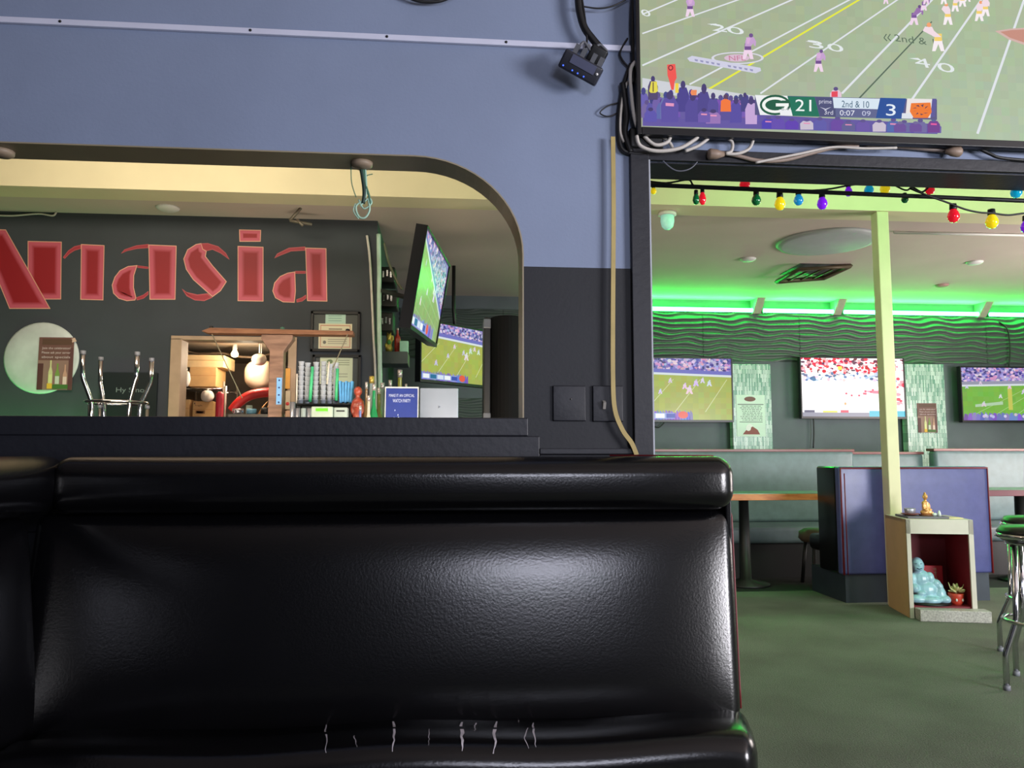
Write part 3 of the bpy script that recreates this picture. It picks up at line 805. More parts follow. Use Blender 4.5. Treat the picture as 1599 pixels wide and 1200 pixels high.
    if kind != 'b':
        P.up().rect(0.02, 0.02, 0.6*w+.1, 0.11, (150, 170, 220))
        for i, cc in enumerate([(236, 240, 244), (40, 110, 150), (214, 226, 240), (240, 244, 246), (60, 80, 170)]):
            P.up().rect(0.03+i*.095, 0.03, 0.11+i*.095, 0.10, cc)
        P.up().ell(0.56, 0.08, 0.045, 0.06, (226, 90, 70), 12)
    else:
        for i in range(10): P.up().ell(rnd.random(), 0.06+rnd.random()*.05, 0.015, 0.03, jit((200, 190, 220), 20, rnd), 7)

def flat_tv(label, BL, ux, uz, w, h, seed, kind, thick=0.05, m=None, mount=None, group=None):
    """BL lower left corner of the picture, ux/uz unit vectors along width and height"""
    ux = ux.normalized(); uz = (uz-ux*uz.dot(ux)).normalized(); nn = ux.cross(uz).normalized()   # towards the viewer: -Y for ux=+X
    base = BL+ux*w/2-nn*0.03; base = Vector((base.x, base.y, BL.z))
    t = thing('television', label, 'television', base, 0, group)
    fn = lambda u, v, k: BL+ux*(u*w)+uz*(v*h)+nn*(0.00006*k)
    mb = MB(); bz = 0.014
    def bxx(u0, u1, v0, v1, d0, d1):
        mb.add([BL+ux*u+uz*v+nn*d for u in (u0, u1) for v in (v0, v1) for d in (d0, d1)], [(0,1,3,2),(4,6,7,5),(0,4,5,1),(2,3,7,6),(0,2,6,4),(1,5,7,3)])
    bxx(-bz, w+bz, -bz*1.8, h+bz, -thick, -0.001)
    bxx(-bz, 0, -bz*1.8, h+bz, -0.002, 0.012); bxx(w, w+bz, -bz*1.8, h+bz, -0.002, 0.012); bxx(0, w, -bz*1.8, 0, -0.002, 0.012); bxx(0, w, h, h+bz, -0.002, 0.012)
    mb.build('bezel', M_bez, t)
    mb = MB()
    def bxx2(u0, u1, v0, v1, d0, d1):
        mb.add([BL+ux*u+uz*v+nn*d for u in (u0, u1) for v in (v0, v1) for d in (d0, d1)], [(0,1,3,2),(4,6,7,5),(0,4,5,1),(2,3,7,6),(0,2,6,4),(1,5,7,3)])
    bxx2(w*.2, w*.8, h*.05, h*.55, -thick-0.03, -thick); mb.build('back_housing', M_blkd, t, bevel=0.006)
    if mount:
        mb = MB(); mb.tube(mount, 0.018, 8); mb.build('mount_arm', M_blkd, t)
    P = Paint(fn); P.clip = (0, 0, 1, 1); game_picture(P, seed, kind); P.build('screen', m or SCREEN, t)
    return t
FD = FWY-0.16
EX, EZ = Vector((1, 0, 0)), Vector((0, 0, 1))
def wall_tv(label, x0, y0, x1, y1, seed, kind, mm=None, D=FD, w=None):
    a = at(x0, y1, D); b = at(x1, y0, D)
    ww = w or (b.x-a.x); zl = (zat(x0, y1, D)+zat(x1, y1, D))/2
    return flat_tv(label, Vector((a.x, D, zl)), EX, EZ, ww, (zat((x0+x1)/2, y0, D)-zl), seed, kind, 0.05, mm,
                   [Vector((a.x+ww/2, D+0.07, zl+0.25)), Vector((a.x+ww/2, FWY, zl+0.25))])
wall_tv('wall television with yellow-green field and blue crowd, left of the first mosaic panel', 968, 560, 1141, 656, 21, 'a')
wall_tv('white-glowing wall television showing red crowd and court, behind the post', 1253, 560, 1409, 651, 22, 'basket', SCREEN_HOT)
wall_tv('wall television with bright green field and goal post, beyond the second mosaic panel', 1504, 575, 1665, 657, 23, 'b')
# hanging television seen edge-on, tilted down over the bar
BLv = Vector((xat(639.5, 4.6, 507), 4.6, zat(639.5, 507, 4.6))); BRv = at(680, 537, 5.8); TLv = at(666.5, 358.5, 4.6)
flat_tv('tilted television hanging over the bar on an arm, green field on screen', BLv, BRv-BLv, TLv-BLv, (BRv-BLv).length, (TLv-BLv).length, 24, 'c', 0.06, None,
        [BLv+(BRv-BLv)*0.75+Vector((-0.08, 0, 0.28)), Vector((XLR-0.01, 6.13, 2.42))])
# corner television behind it
BL2 = at(656.6, 592, 7.0); d2 = Vector((0.70, 0.71, 0))
flat_tv('angled television beyond the bar with yellow-green field, beside the black speaker', BL2, d2, EZ, 0.98, 0.54, 25, 'a', 0.06, None,
        [BL2+d2*0.5+Vector((-0.03, 0.06, 0.5)), BL2+d2*0.5+Vector((-0.05, 0.12, 0.75)), Vector((BL2.x+0.30, BL2.y+0.47, ZC1))])

# ================================================================== FAR LOUNGE
# green led tubes under the ceiling and their dividers
M_led = mat('green_led', (20, 200, 60), 0.4, var=0, emit=(120, 255, 170), estr=36)
nt = M_led.node_tree; nt.nodes['Principled BSDF'].inputs['Emission Color'].default_value = (0.03, 1.0, 0.10, 1)
ZL = zat(1300, 487, FWY-0.07)
segs = [(900, 1181), (1199, 1309), (1327, 1539), (1558, 1660)]
wh = ['beside the doorway casing', 'between two ceiling dividers', 'passing behind the cream post', 'beyond the last ceiling divider']
for (a, b), w_ in zip(segs, wh):
    t = thing('led_tube', 'glowing green led tube under the ceiling '+w_, 'led light', (xat((a+b)/2, FWY-0.07), FWY-0.05, ZL-0.02), 0, 'green led tubes along the far wall')
    m = MB(); m.tube([(xat(a, FWY-0.07), FWY-0.07, ZL), (xat(b, FWY-0.07), FWY-0.07, ZL)], 0.026, 10); m.build('tube', M_led, t)
    x_ = xat((a+b)/2, FWY-0.07); area('led_wash', (x_, FWY-0.11, ZL+.02), (x_, FWY-1.0, ZL+.42), xat(b, FWY-.07)-xat(a, FWY-.07), .03, 9*(xat(b, FWY-.07)-xat(a, FWY-.07)), (0.03, 1.0, 0.10))
    m = MB(); m.bb(xat(a, FWY-0.07), xat(b, FWY-0.07), FWY-0.045, FWY, ZL-0.02, ZL+0.02); m.build('channel', M_far, t)
for px, w_ in ((1190, 'nearest the doorway casing'), (1318, 'left of the cream post'), (1548.5, 'beyond the cream post')):
    x = xat(px, FWY-0.1); m = MB()
    m.prism([(FWY, ZL-0.035), (FWY-0.06, ZL-0.035), (FWY-0.22, ZC1), (FWY, ZC1)], lambda u, v, k: Vector((x-0.05+0.10*k, u, v)))
    tag(m.build('led_divider', mat('divider_paint', (186, 170, 160), 0.7)), 'dull bracket dividing the green led run, '+w_, 'bracket', 'led dividers')
# mosaic panels
M_mos = mosaic_mat('mosaic_tile')
XM = []
for (x0, x1, lb) in ((1144, 1205, 'pale green mosaic pilaster carrying the lettered notice'), (1416, 1477, 'pale green mosaic pilaster carrying the brown bottle poster')):
    xa, xb = xat(x0, FWY-0.14, 640), xat(x1, FWY-0.14, 640); XM.append((xa, xb))
    m = MB(); m.bb(xa, xb, FWY-0.14, FWY-0.034, 0, zat(x0+30, 569, FWY-0.14))
    tag(m.build('mosaic_pilaster', M_mos, bevel=0.004), lb, 'pilaster', 'mosaic pilasters')
M_paper = mat('mint_paper', (206, 232, 214), 0.7, var=0.04)
def quad_fn(x0, y0, x1, y1, D):
    a = at(x0, y1, D); b = at(x1, y0, D); h = zat((x0+x1)/2, y0, D)-zat((x0+x1)/2, y1, D)
    return lambda u, v, k: Vector((a.x+(b.x-a.x)*u, D-0.0006*k, a.z+h*v))
def sheet(name, label, cat, fn, m, th=0.004):
    t = thing(name, label, cat, fn(0.5, 0, 0))
    mb = MB(); p = [fn(0, 0, 0), fn(1, 0, 0), fn(1, 1, 0), fn(0, 1, 0)]; n = Vector((0, th, 0))
    mb.add(p+[q+n for q in p], [(0,1,2,3),(7,6,5,4),(0,4,5,1),(1,5,6,2),(2,6,7,3),(3,7,4,0)]); mb.build('sheet', m, t)
    return t
fn = quad_fn(1151, 617, 1194, 682, FWY-0.146)
t = sheet('notice', 'mint paper notice with brown badge and lines of small print', 'notice', fn, M_paper)
P = Paint(fn); rnd = random.Random(5); P.k = 1
P.ell(0.48, 0.90, 0.2, 0.06, (110, 74, 62), 16); P.rect(0.05, 0.76, 0.95, 0.78, (80, 100, 92))
for i in range(9):
    y = 0.72-i*0.042
    x = 0.12+rnd.random()*.1
    while x < 0.85:
        w = 0.04+rnd.random()*.09; P.rect(x, y, min(x+w, 0.9), y+0.02, (120, 146, 132)); x += w+0.025
P.rect(0.1, 0.34, 0.9, 0.355, (80, 100, 92)); P.ell(0.45, 0.22, 0.12, 0.08, (226, 232, 226), 12); P.up().poly([(0.2, 0.05), (0.8, 0.05), (0.72, 0.16), (0.55, 0.24), (0.3, 0.14)], (130, 64, 52)); P.up().ell(0.40, 0.2, 0.09, 0.07, (222, 228, 222), 10)
P.build('print', PRINT, t)
def bottle_poster(t, fn, lines):
    P = Paint(fn); P.k = 1
    P.rect(0, 0, 1, 1, (112, 78, 70)); P.up().rect(0.0, 0.0, 1, 0.56, (146, 116, 104)); P.up().rect(0, 0, .16, .5, (88, 52, 50)); P.up().rect(.88, 0, 1, .8, (96, 60, 58))
    P.up().rect(0.1, 0.86, 0.95, 0.97, (92, 66, 52)); y = 0.76
    for l in lines: P.up().text(l, 0.1, y, 0.82, 0, 0, 0.055, (216, 196, 196)); y -= 0.085
    for (u, w, h, c1, c2) in ((0.38, 0.12, 0.56, (206, 206, 150), (214, 220, 150)), (0.58, 0.13, 0.5, (120, 150, 70), (200, 204, 190)), (0.80, 0.12, 0.48, (196, 150, 130), (226, 200, 190))):
        P.up().poly([(u-w*.5, 0.03), (u+w*.5, 0.03), (u+w*.5, h*.6), (u+w*.18, h*.78), (u+w*.18, h), (u-w*.18, h), (u-w*.18, h*.78), (u-w*.5, h*.6)], c1)
        P.up().rect(u-w*.45, h*.22, u+w*.45, h*.52, c2)
    P.up().rect(.3, .02, .45, .12, (226, 180, 60)); P.up().rect(.46, .02, .9, .1, (70, 110, 50))
    P.build('print', PRINT, t)
LINES = ['Join the celebration!', 'Please ask your server', 'about specials']
for l in LINES: text_mesh(l)
fn = quad_fn(1434, 630, 1462, 676, FWY-0.146)
t = sheet('bottle_poster', 'small brown bottle poster on the mosaic pilaster', 'poster', fn, mat('brown_paper', (112, 78, 70), 0.6)); bottle_poster(t, fn, LINES)
# loose cables on the far wall
M_cab = mat('black_cable', (18, 18, 20), 0.5, var=0)
for pts, lb in (([(1270, 650), (1271, 675), (1270, 700)], 'thin dark cable dropping below the white-glowing television'),
                ([(1560, 503), (1573, 515), (1577, 545), (1575, 575)], 'black cable looping down the wave panels above the last television'),
                ([(1018, 664), (1028, 668), (1037, 660), (1036, 655)], 'little cable loop under the television left of the mosaic panel')):
    m = MB(); m.tube(smooth_path([at(x, y, FWY-0.06) for x, y in pts]), 0.008, 6)
    tag(m.build('cable', M_cab), lb, 'cable')

# ceiling fittings behind the beam
def ceil_at(px, py):
    d = ray(px, py); k = (ZC1-CZ)/d.z; return CAMP+d*k
M_grey = mat('grey_disc', (176, 180, 184), 0.6, var=0.05); M_wht = mat('white_plastic', (226, 226, 224), 0.5, var=0.03)
p = ceil_at(1290, 377)
m = MB(); m.lathe([(0.0, -0.03), (0.36, -0.03), (0.40, -0.022), (0.42, 0)], p, 40)
tag(m.build('ceiling_disc', M_grey), 'big round grey ceiling disc near the open vent', 'ceiling fixture')
for (x, y, r, lb, mm) in ((1168, 404, 0.075, 'small white round downlight close to the green glow, left of the grey disc', M_wht), (1522, 409, 0.075, 'small white round downlight beyond the cream post', M_wht), (1471, 445, 0.07, 'small dull pink ceiling sensor beyond the cream post', mat('pink_plastic', (176, 140, 134), 0.6)), (262, 324, 0.085, 'white round smoke detector above the painted name', M_wht)):
    p = ceil_at(x, y); m = MB(); m.lathe([(0.0, -0.026), (r*.7, -0.024), (r*.95, -0.012), (r, 0)], p, 24)
    tag(m.build('ceiling_fitting', mm), lb, 'ceiling fixture')
def jar_lamp(px, lb):
    # jelly-jar lamp under the beam
    D = 5.58; x = xat(px, D, 335); z = BZ
    t = thing('jar_lamp', lb, 'lamp', (x, D, z-0.135))
    m = MB(); m.lathe([(0.068, 0), (0.068, -0.024), (0.056, -0.028)], (x, D, z), 20); m.build('collar', M_wht, t)
    m = MB(); m.lathe([(0.050, -0.027), (0.052, -0.072), (0.044, -0.108), (0.024, -0.13), (0.0, -0.135)], (x, D, z), 20)
    m.build('glass_jar', mat('frosted_glass', (180, 236, 226), 0.35, var=0, emit=(150, 236, 220), estr=0.25), t)
jar_lamp(1042, 'frosted glass jar lamp under the beam near the doorway casing')
jar_lamp(801, 'frosted glass jar lamp at the edge of the arched opening')
# square vent hanging open
q = [ceil_at(x, y) for x, y in ((1226, 428), (1250, 413), (1312, 413), (1286, 430))]
t = thing('ceiling_vent', 'brown square ceiling vent frame hanging open', 'vent', (q[0]+q[2])/2-Vector((0, 0, 0.05)))
M_vent = mat('vent_metal', (86, 74, 56), 0.5, 0.3)
ctr = (q[0]+q[1]+q[2]+q[3])/4
hw = 0.26
cs = [Vector((ctr.x+sx*hw, ctr.y+sy*hw, ZC1-0.02-(0.05 if sx < 0 else 0))) for sx, sy in ((-1,-1),(1,-1),(1,1),(-1,1))]
m = MB(); m.tube(cs, 0.024, 4, True); m.build('frame', M_vent, t)
for k in range(1, 4):
    m = MB(); m.tube([cs[0].lerp(cs[1], k/4), cs[3].lerp(cs[2], k/4)], 0.01, 4); m.build('slat', M_vent, t)
m = MB(); m.bb(ctr.x-hw*.9, ctr.x+hw*.9, ctr.y-hw*.9, ctr.y+hw*.9, ZC1-0.004, ZC1+0.001); m.build('duct', M_blkd, t)
a, b = ceil_at(1396, 361), ceil_at(1640, 366)
m = MB(); m.tube([a-Vector((0, 0, .012)), b-Vector((0, 0, .012))], 0.012, 6); tag(m.build('conduit', M_wht), 'white conduit running along the ceiling beyond the post', 'conduit')

# booths
M_teal = vinyl('teal_vinyl', (100, 119, 123), 0.42, 0.1); M_reflect = vinyl('lavender_reflect_vinyl', (74, 78, 134), 0.35, 0.1); M_slate = mat('slate_kick', (44, 54, 66), 0.5)  # booth-back blue is a lavender reflection put into the colour of black vinyl
def far_bench(label, x0, x1, y_front, zt, piping=True):
    t = thing('booth_bench', label, 'bench', ((x0+x1)/2, y_front, 0), 0, 'far lounge booths')
    L = x1-x0; cx = (x0+x1)/2
    m = MB(); m.rbox((cx, y_front+0.27, 0.38), (L, 0.54, 0.15), 0.04, 3, (12, 3, 1)); m.build('seat', M_teal, t)
    m = MB(); m.bb(x0+.01, x1-.01, y_front+0.05, y_front+0.5, 0, 0.31); m.build('base', M_blkd, t)
    m = MB(); m.rbox((cx, y_front+0.56, (0.45+zt)/2), (L, 0.12, zt-0.45), 0.04, 3, (12, 1, 4), fn=padfn(0.02)); m.build('backrest', M_teal, t)
    if piping:
        m = MB(); m.bb(x0-.004, x1+.004, y_front+0.505, y_front+0.63, zt-0.012, zt+0.014); m.build('top_rail', mat('maroon_rail', (120, 66, 66), 0.35), t, bevel=0.004)
    return t
YBN = 6.72
za = zat(1200, 704, YBN+0.55)
far_bench('teal booth bench with maroon top rail behind the wood-edged table', xat(960, YBN+.5), xat(1334, YBN+.5), YBN, za)
far_bench('short teal booth bench tucked between its two longer neighbours', xat(1334, YBN+.5)+.012, xat(1459, YBN+.5)-.012, YBN+0.15, zat(1390, 708, YBN+.7))
far_bench('teal booth bench with maroon top rail beyond the shrine cabinet', xat(1459, YBN+.5), xat(1700, YBN+.5), YBN, zat(1520, 703, YBN+.55))
def table(label, x0, x1, y0, y1, zt, edge):
    t = thing('booth_table', label, 'table', ((x0+x1)/2, (y0+y1)/2, 0), 0, 'booth tables')
    m = MB(); m.bb(x0+.004, x1-.004, y0+.004, y1, zt-0.03, zt); m.build('tabletop', mat('green_laminate', (90, 120, 104), 0.3), t)
    m = MB(); m.bb(x0, x1, y0-0.012, y0+.004, zt-0.055, zt-0.004); m.build('edge_band', edge, t, bevel=0.003)
    m = MB(); m.lathe([(0.2, 0), (0.2, 0.02), (0.05, 0.05), (0.04, zt-0.06), (0.12, zt-0.03)], ((x0+x1)/2, (y0+y1)/2, 0), 16); m.build('pedestal', M_blkd, t)
zt = zat(1230, 771, 6.2)
table('booth table with orange wood edge below the lettered mosaic panel', xat(1040, 6.2), xat(1308, 6.2), 6.2, 6.66, zt, wood('orange_wood', (176, 96, 44), (206, 132, 70)))
table('booth table with maroon edge beyond the shrine cabinet', xat(1535, 6.2), xat(1700, 6.2), 6.2, 6.66, zat(1580, 765, 6.2), mat('maroon_edge', (92, 34, 48), 0.4))
# back of the booth behind the post
Yb = 5.58
x0, x1 = xat(1314, Yb, 850), xat(1550, Yb, 850); zt = zat(1430, 729, Yb); zk = zat(1350, 898, Yb)
t = thing('booth_bench', 'black booth back coloured with its lavender reflection, red piping, behind the cream post', 'bench', ((x0+x1)/2, Yb, 0))
m = MB(); m.rbox(((x0+x1)/2, Yb+0.06, (zk+zt)/2), (x1-x0, 0.12, zt-zk), 0.018, 2, (6, 1, 6)); m.build('backrest', M_reflect, t)
m = MB(); m.bb(x0+.03, x1-.03, Yb+0.02, Yb+0.55, 0, zk); m.build('base', M_slate, t)
m = MB(); m.rbox(((x0+x1)/2, Yb+0.33, 0.40), (x1-x0-.01, 0.44, 0.13), 0.04, 3, (6, 2, 1)); m.build('seat', M_vinyl, t)
m = MB(); m.rbox((x0+0.02, Yb+0.2, (zk+zt)/2), (0.05, 0.30, zt-zk), 0.02, 2, 2); m.build('wing', M_vinyl, t)
m = MB(); e = 0.012
m.tube([(x0+e, Yb-.002, zk), (x0+e, Yb-.002, zt-e), (x1-e, Yb-.002, zt-e), (x1-e, Yb-.002, zk)], 0.008, 6); m.build('piping', M_pipe, t)
m = MB(); m.tube([(x0+e+.03, Yb-.001, zk), (x0+e+.03, Yb-.001, zt-.05)], 0.004, 6); m.build('piping', M_pipe, t)
# low brown stool in the shadow under the table
p = at(1286, 930, 6.35)
t = thing('low_stool', 'dim brown padded stool in the shadow beside the red-piped booth back', 'stool', (p.x, 6.4, 0))
m = MB(); m.lathe([(0.0, 0.47), (0.12, 0.465), (0.16, 0.44), (0.165, 0.39), (0.14, 0.36), (0.0, 0.36)], (p.x, 6.4, 0), 20); m.build('seat', mat('brown_leather', (84, 70, 58), 0.6), t)
for k in range(4):
    a = PI/4+k*PI/2; m = MB(); m.tube([(p.x+.11*math.cos(a), 6.4+.11*math.sin(a), 0.37), (p.x+.15*math.cos(a), 6.4+.15*math.sin(a), 0)], 0.016, 6); m.build('leg', M_blkd, t)

# ================================================================== ON THE PARTITION WALL
M_wcab = mat('grey_white_cable', (196, 190, 182), 0.5, var=0.06, scale=30); M_ycab = mat('yellowed_cable', (176, 156, 96), 0.5, var=0.12, scale=12)
def cable(label, pts, r, m, D=2.09, name='cable', k=6):
    mb = MB(); P_ = [at(x, y, (q[0] if q else D)) for x, y, *q in pts]
    mb.tube(smooth_path(P_, k), r, 7); return tag(mb.build(name, m), label, 'cable')
# flat yellowed lead
pts = smooth_path([at(x, y, WY0-0.022) for x, y in ((957, 214), (958, 330), (957, 480), (957, 590), (960, 640), (972, 672), (986, 692), (994, 711))], 5)
m = MB(); w = 0.0062
vs = []
for i, p in enumerate(pts):
    tt = (pts[min(i+1, len(pts)-1)]-pts[max(i-1, 0)]).normalized(); s_ = Vector((-tt.z, 0, tt.x))
    vs += [p+s_*w+Vector((0, -.003, 0)), p-s_*w+Vector((0, -.003, 0)), p-s_*w+Vector((0, .002, 0)), p+s_*w+Vector((0, .002, 0))]
m.add(vs, [(4*i+j, 4*i+(j+1) % 4, 4*i+4+(j+1) % 4, 4*i+4+j) for i in range(len(pts)-1) for j in range(4)]+[(0, 1, 2, 3), (4*len(pts)-4, 4*len(pts)-3, 4*len(pts)-2, 4*len(pts)-1)])
tag(m.build('flat_cable', M_ycab), 'flat yellowed cable running down the wall beside the doorway casing', 'cable')
# plates
def plate(label, x0, x1, y0, y1, toggle):
    a = at(x0, y1, WY0); b = at(x1, y0, WY0)
    t = thing('wall_plate', label, 'wall plate', ((a.x+b.x)/2, WY0, a.z))
    m = MB(); m.rbox(((a.x+b.x)/2, WY0-0.004, (a.z+b.z)/2), (b.x-a.x, 0.008, b.z-a.z), 0.003, 2, 1); m.build('plate', M_blk, t)
    if toggle:
        p = at(942, 633, WY0); m = MB(); m.box((p.x, WY0-0.012, p.z), (0.008, 0.014, 0.02), Matrix.Rotation(R(25), 3, 'X')); m.build('toggle', mat('toggle_bone', (150, 146, 140), 0.5), t)
        m = MB(); m.bb(p.x-.007, p.x+.007, WY0-.009, WY0-.007, p.z-.014, p.z+.014); m.build('slot', M_blkd, t)
    else:
        p = at(891, 624, WY0); m = MB(); m.lathe([(0.003, 0), (0.002, 0.002), (0, 0.0025)], (p.x, WY0-.008, p.z), 8, 'Y'); m.build('screw_head', mat('steel', (150, 150, 155), 0.3, 1.0, var=0), t)
plate('black blank cover plate on the dark wall', 863, 914, 603, 658, False)
plate('black light switch plate with pale toggle beside the yellowed cable', 925, 972, 603, 659, True)
# hanging receiver box
cen = at(907, 106, 2.05)
t = thing('receiver_box', 'black receiver box with blue lights hanging crooked on the blue wall', 'receiver', (cen.x, cen.y, cen.z-0.05))
rot = Matrix.Rotation(R(28), 3, 'Y') @ Matrix.Rotation(R(28), 3, 'X')
m = MB(); m.rbox(cen, (0.118, 0.055, 0.052), 0.006, 2, 1, rot); m.build('housing', mat('receiver_plastic', (40, 42, 52), 0.4), t)
m = MB(); m.box(cen+rot @ Vector((0.004, -0.0285, 0.010)), (0.075, 0.002, 0.024), rot); m.build('label_patch', mat('slate_patch', (82, 86, 112), 0.4), t)
for u in (-0.045, -0.016, 0.001, 0.020):
    m = MB(); m.lathe([(0.0024, 0), (0.0024, 0.002), (0, 0.003)], cen+rot @ Vector((u, -0.0275, -0.017)), 8, 'Y', rot)
    m.build('indicator_light', mat('blue_led', (60, 90, 220), 0.4, var=0, emit=(70, 110, 255), estr=1.2), t)
m = MB(); m.lathe([(0.004, 0), (0.004, 0.002), (0, 0.003)], cen+rot @ Vector((0.05, -0.0275, 0.005)), 8, 'Y', rot); m.build('button', M_wht, t)
for i, u in enumerate((-0.035, -0.012, 0.02, 0.042)):
    m = MB(); m.box(cen+rot @ Vector((u, 0.01, 0.038)), (0.013, 0.014, 0.026), rot); m.build('plug', mat('plug_grey', (96, 98, 104), 0.45), t)
b0 = at(932, 88, 2.08); m = MB(); m.rbox(b0, (0.05, 0.05, 0.05), 0.006, 2, 1, rot); m.build('bracket', M_blkd, t)
cable('thick black cable bundle dropping onto the receiver box', [(903, -30), (904, 10), (912, 42), (926, 62), (938, 76)], 0.011, M_cab, 2.085, 'cable_bundle')
cable('thin black cable behind the thick bundle over the receiver box', [(906, -20), (915, 40), (916, 70), (908, 82)], 0.003, M_cab, 2.08)
cable('thin black lead crossing from bundle to television top', [(910, 10), (935, 13), (958, 9), (985, -5)], 0.0025, M_cab, 2.09)
cable('small grey plug lead looping over the receiver box', [(902, 78), (912, 66), (924, 80), (936, 70), (948, 80)], 0.004, mat('grey_cable', (104, 106, 112), 0.5), 2.06)
for i, (p_, r_, mm, D, lb) in enumerate([
    ([(998, 92), (985, 108), (986, 150), (992, 190), (1002, 208), (1022, 226), (1042, 222), (1048, 210)], 0.0055, M_wcab, 2.05, 'thick grey-white cable curving under the corner of the big television'),
    ([(996, 125), (978, 132), (970, 165), (968, 205), (975, 222)], 0.0055, M_wcab, 2.07, 'grey-white cable hanging beside the big television'),
    ([(994, 212), (1000, 228), (1025, 236), (1060, 232), (1085, 218), (1090, 212)], 0.0055, M_wcab, 2.04, 'grey-white cable sagging lowest below the television corner'),
    ([(1010, 210), (1030, 212), (1045, 222), (1052, 236)], 0.005, M_wcab, 2.06, 'short grey-white cable tucked behind the sagging loops'),
    ([(1070, 236), (1090, 228), (1106, 216), (1108, 210)], 0.005, M_wcab, 2.05, 'grey-white cable rising from the sagging loops to the screen'),
    ([(1130, 212), (1143, 222), (1142, 236), (1134, 240), (1152, 240), (1170, 232), (1177, 216)], 0.0048, M_wcab, 2.05, 'grey-white cable hooked beside the brown plug'),
    ([(1122, 238), (1150, 243), (1185, 251), (1225, 250), (1265, 240), (1302, 231), (1340, 229)], 0.006, mat('tan_cable', (150, 132, 120), 0.5), 2.06, 'long tan cable slung beneath the big television'),
    ([(1180, 254), (1215, 247), (1250, 240), (1300, 230), (1350, 232), (1400, 231)], 0.004, M_wcab, 2.05, 'thin grey-white cable twisted along the tan one'),
    ([(1350, 228), (1400, 229), (1450, 233), (1490, 237)], 0.007, mat('tan_cable2', (132, 118, 112), 0.5), 2.07, 'brown cable ending in the far plug under the television'),
    ([(1525, 230), (1545, 240), (1565, 247), (1620, 252)], 0.005, M_cab, 2.06, 'black cable sagging at the far end below the television'),
    ([(985, 100), (972, 140), (966, 190), (970, 230), (990, 240), (1015, 238)], 0.006, M_cab, 2.09, 'black cable bending round the outside of the hanging white ones'),
    ([(980, 60), (968, 85), (984, 105), (998, 90)], 0.003, M_cab, 2.09, 'small black cable coil beside the television edge'),
    ([(968, 160), (950, 165), (937, 176), (950, 182), (966, 175)], 0.002, M_cab, 2.1, 'thin black wire loop sticking out over the blue wall'),
    ([(972, 130), (978, 180), (976, 210), (985, 238)], 0.009, M_cab, 2.1, 'fat black cable behind the hanging white ones'),
    ([(1025, 238), (1040, 256), (1058, 267), (1080, 262), (1098, 240)], 0.002, mat('grey_wire', (92, 94, 106), 0.5), 2.08, 'thin grey wire drooping over the doorway casing'),
    ([(990, -10), (988, 40), (990, 90), (989, 130)], 0.008, M_cab, 2.08, 'black cable running down behind the television edge')]):
    cable(lb, p_, r_, mm, min(D+.035, 2.112-r_))
# plugs
for (x, y, D, lb, s_) in ((1117, 241, 2.085, 'brown rubber plug head lying under the big television', 1), (1489, 237, 2.085, 'brown plug head at the far end of the cables', -1)):
    p = at(x, y, D); m = MB(); m.lathe([(0.006, -0.026*1), (0.014, -0.004), (0.016, 0.016), (0.012, 0.022)], p, 10, 'Z', Matrix.Rotation(R(90*-s_), 3, 'Y'))
    tag(m.build('plug', mat('tan_plug', (140, 120, 104), 0.5)), lb, 'plug')
p = at(1020, 222, 2.1); m = MB(); m.rbox((p.x-.02, 2.105, p.z+.01), (0.10, 0.024, 0.06), 0.008, 2, 1)
tag(m.build('power_strip', M_blkd), 'black power block behind the tangled cables at the television corner', 'power strip')
# small black loop of cable at the very top of the wall
cable('black cable sagging along the top of the blue wall', [(560, -320), (575, -120), (600, -30), (640, -3), (670, 3), (700, -3), (735, -30), (760, -120), (770, -320)], 0.005, M_cab, 2.1)
# round covers under the arch and the wires hanging from one
for (x, y, lb) in ((2, 233, 'round beige cover under the arch at the end of the opening'), (565, 251, 'round beige cover under the arch with wires hanging from it')):
    p = at(x, y, 2.17); m = MB(); m.lathe([(0.0, -0.017), (0.022, -0.016), (0.030, -0.010), (0.031, 0)], (p.x, 2.175, ZAR-0.005), 22)
    tag(m.build('round_cover', mat('beige_cover', (150, 132, 112), 0.5)), lb, 'cover', 'round covers under the arch')
hang = thing('hanging_wires', 'bunch of tied green and white wires hanging from the arch', 'wires', at(565, 340, 2.19))
M_gw = mat('green_wire', (74, 120, 96), 0.5); M_mw = mat('mint_wire', (168, 206, 184), 0.5)
for pts, r_, mm in (([(562, 254), (566, 275), (569, 300), (567, 318)], 0.006, mat('dark_green_wire', (40, 62, 54), 0.5)), ([(566, 256), (570, 285), (576, 305), (578, 318)], 0.0035, M_gw), ([(570, 258), (572, 290), (570, 310), (556, 322), (560, 338), (570, 340), (577, 328), (575, 312)], 0.003, M_mw), ([(560, 312), (568, 326), (580, 318), (576, 310), (562, 322)], 0.0025, M_mw), ([(548, 254), (549, 285), (556, 308)], 0.0015, M_gw), ([(566, 280), (574, 274), (582, 272)], 0.0014, M_gw), ([(555, 318), (552, 330), (560, 342)], 0.0018, M_mw)):
    m = MB(); m.tube(smooth_path([at(x, y, 2.19) for x, y in pts]), r_, 6); m.build('wire', mm, hang)

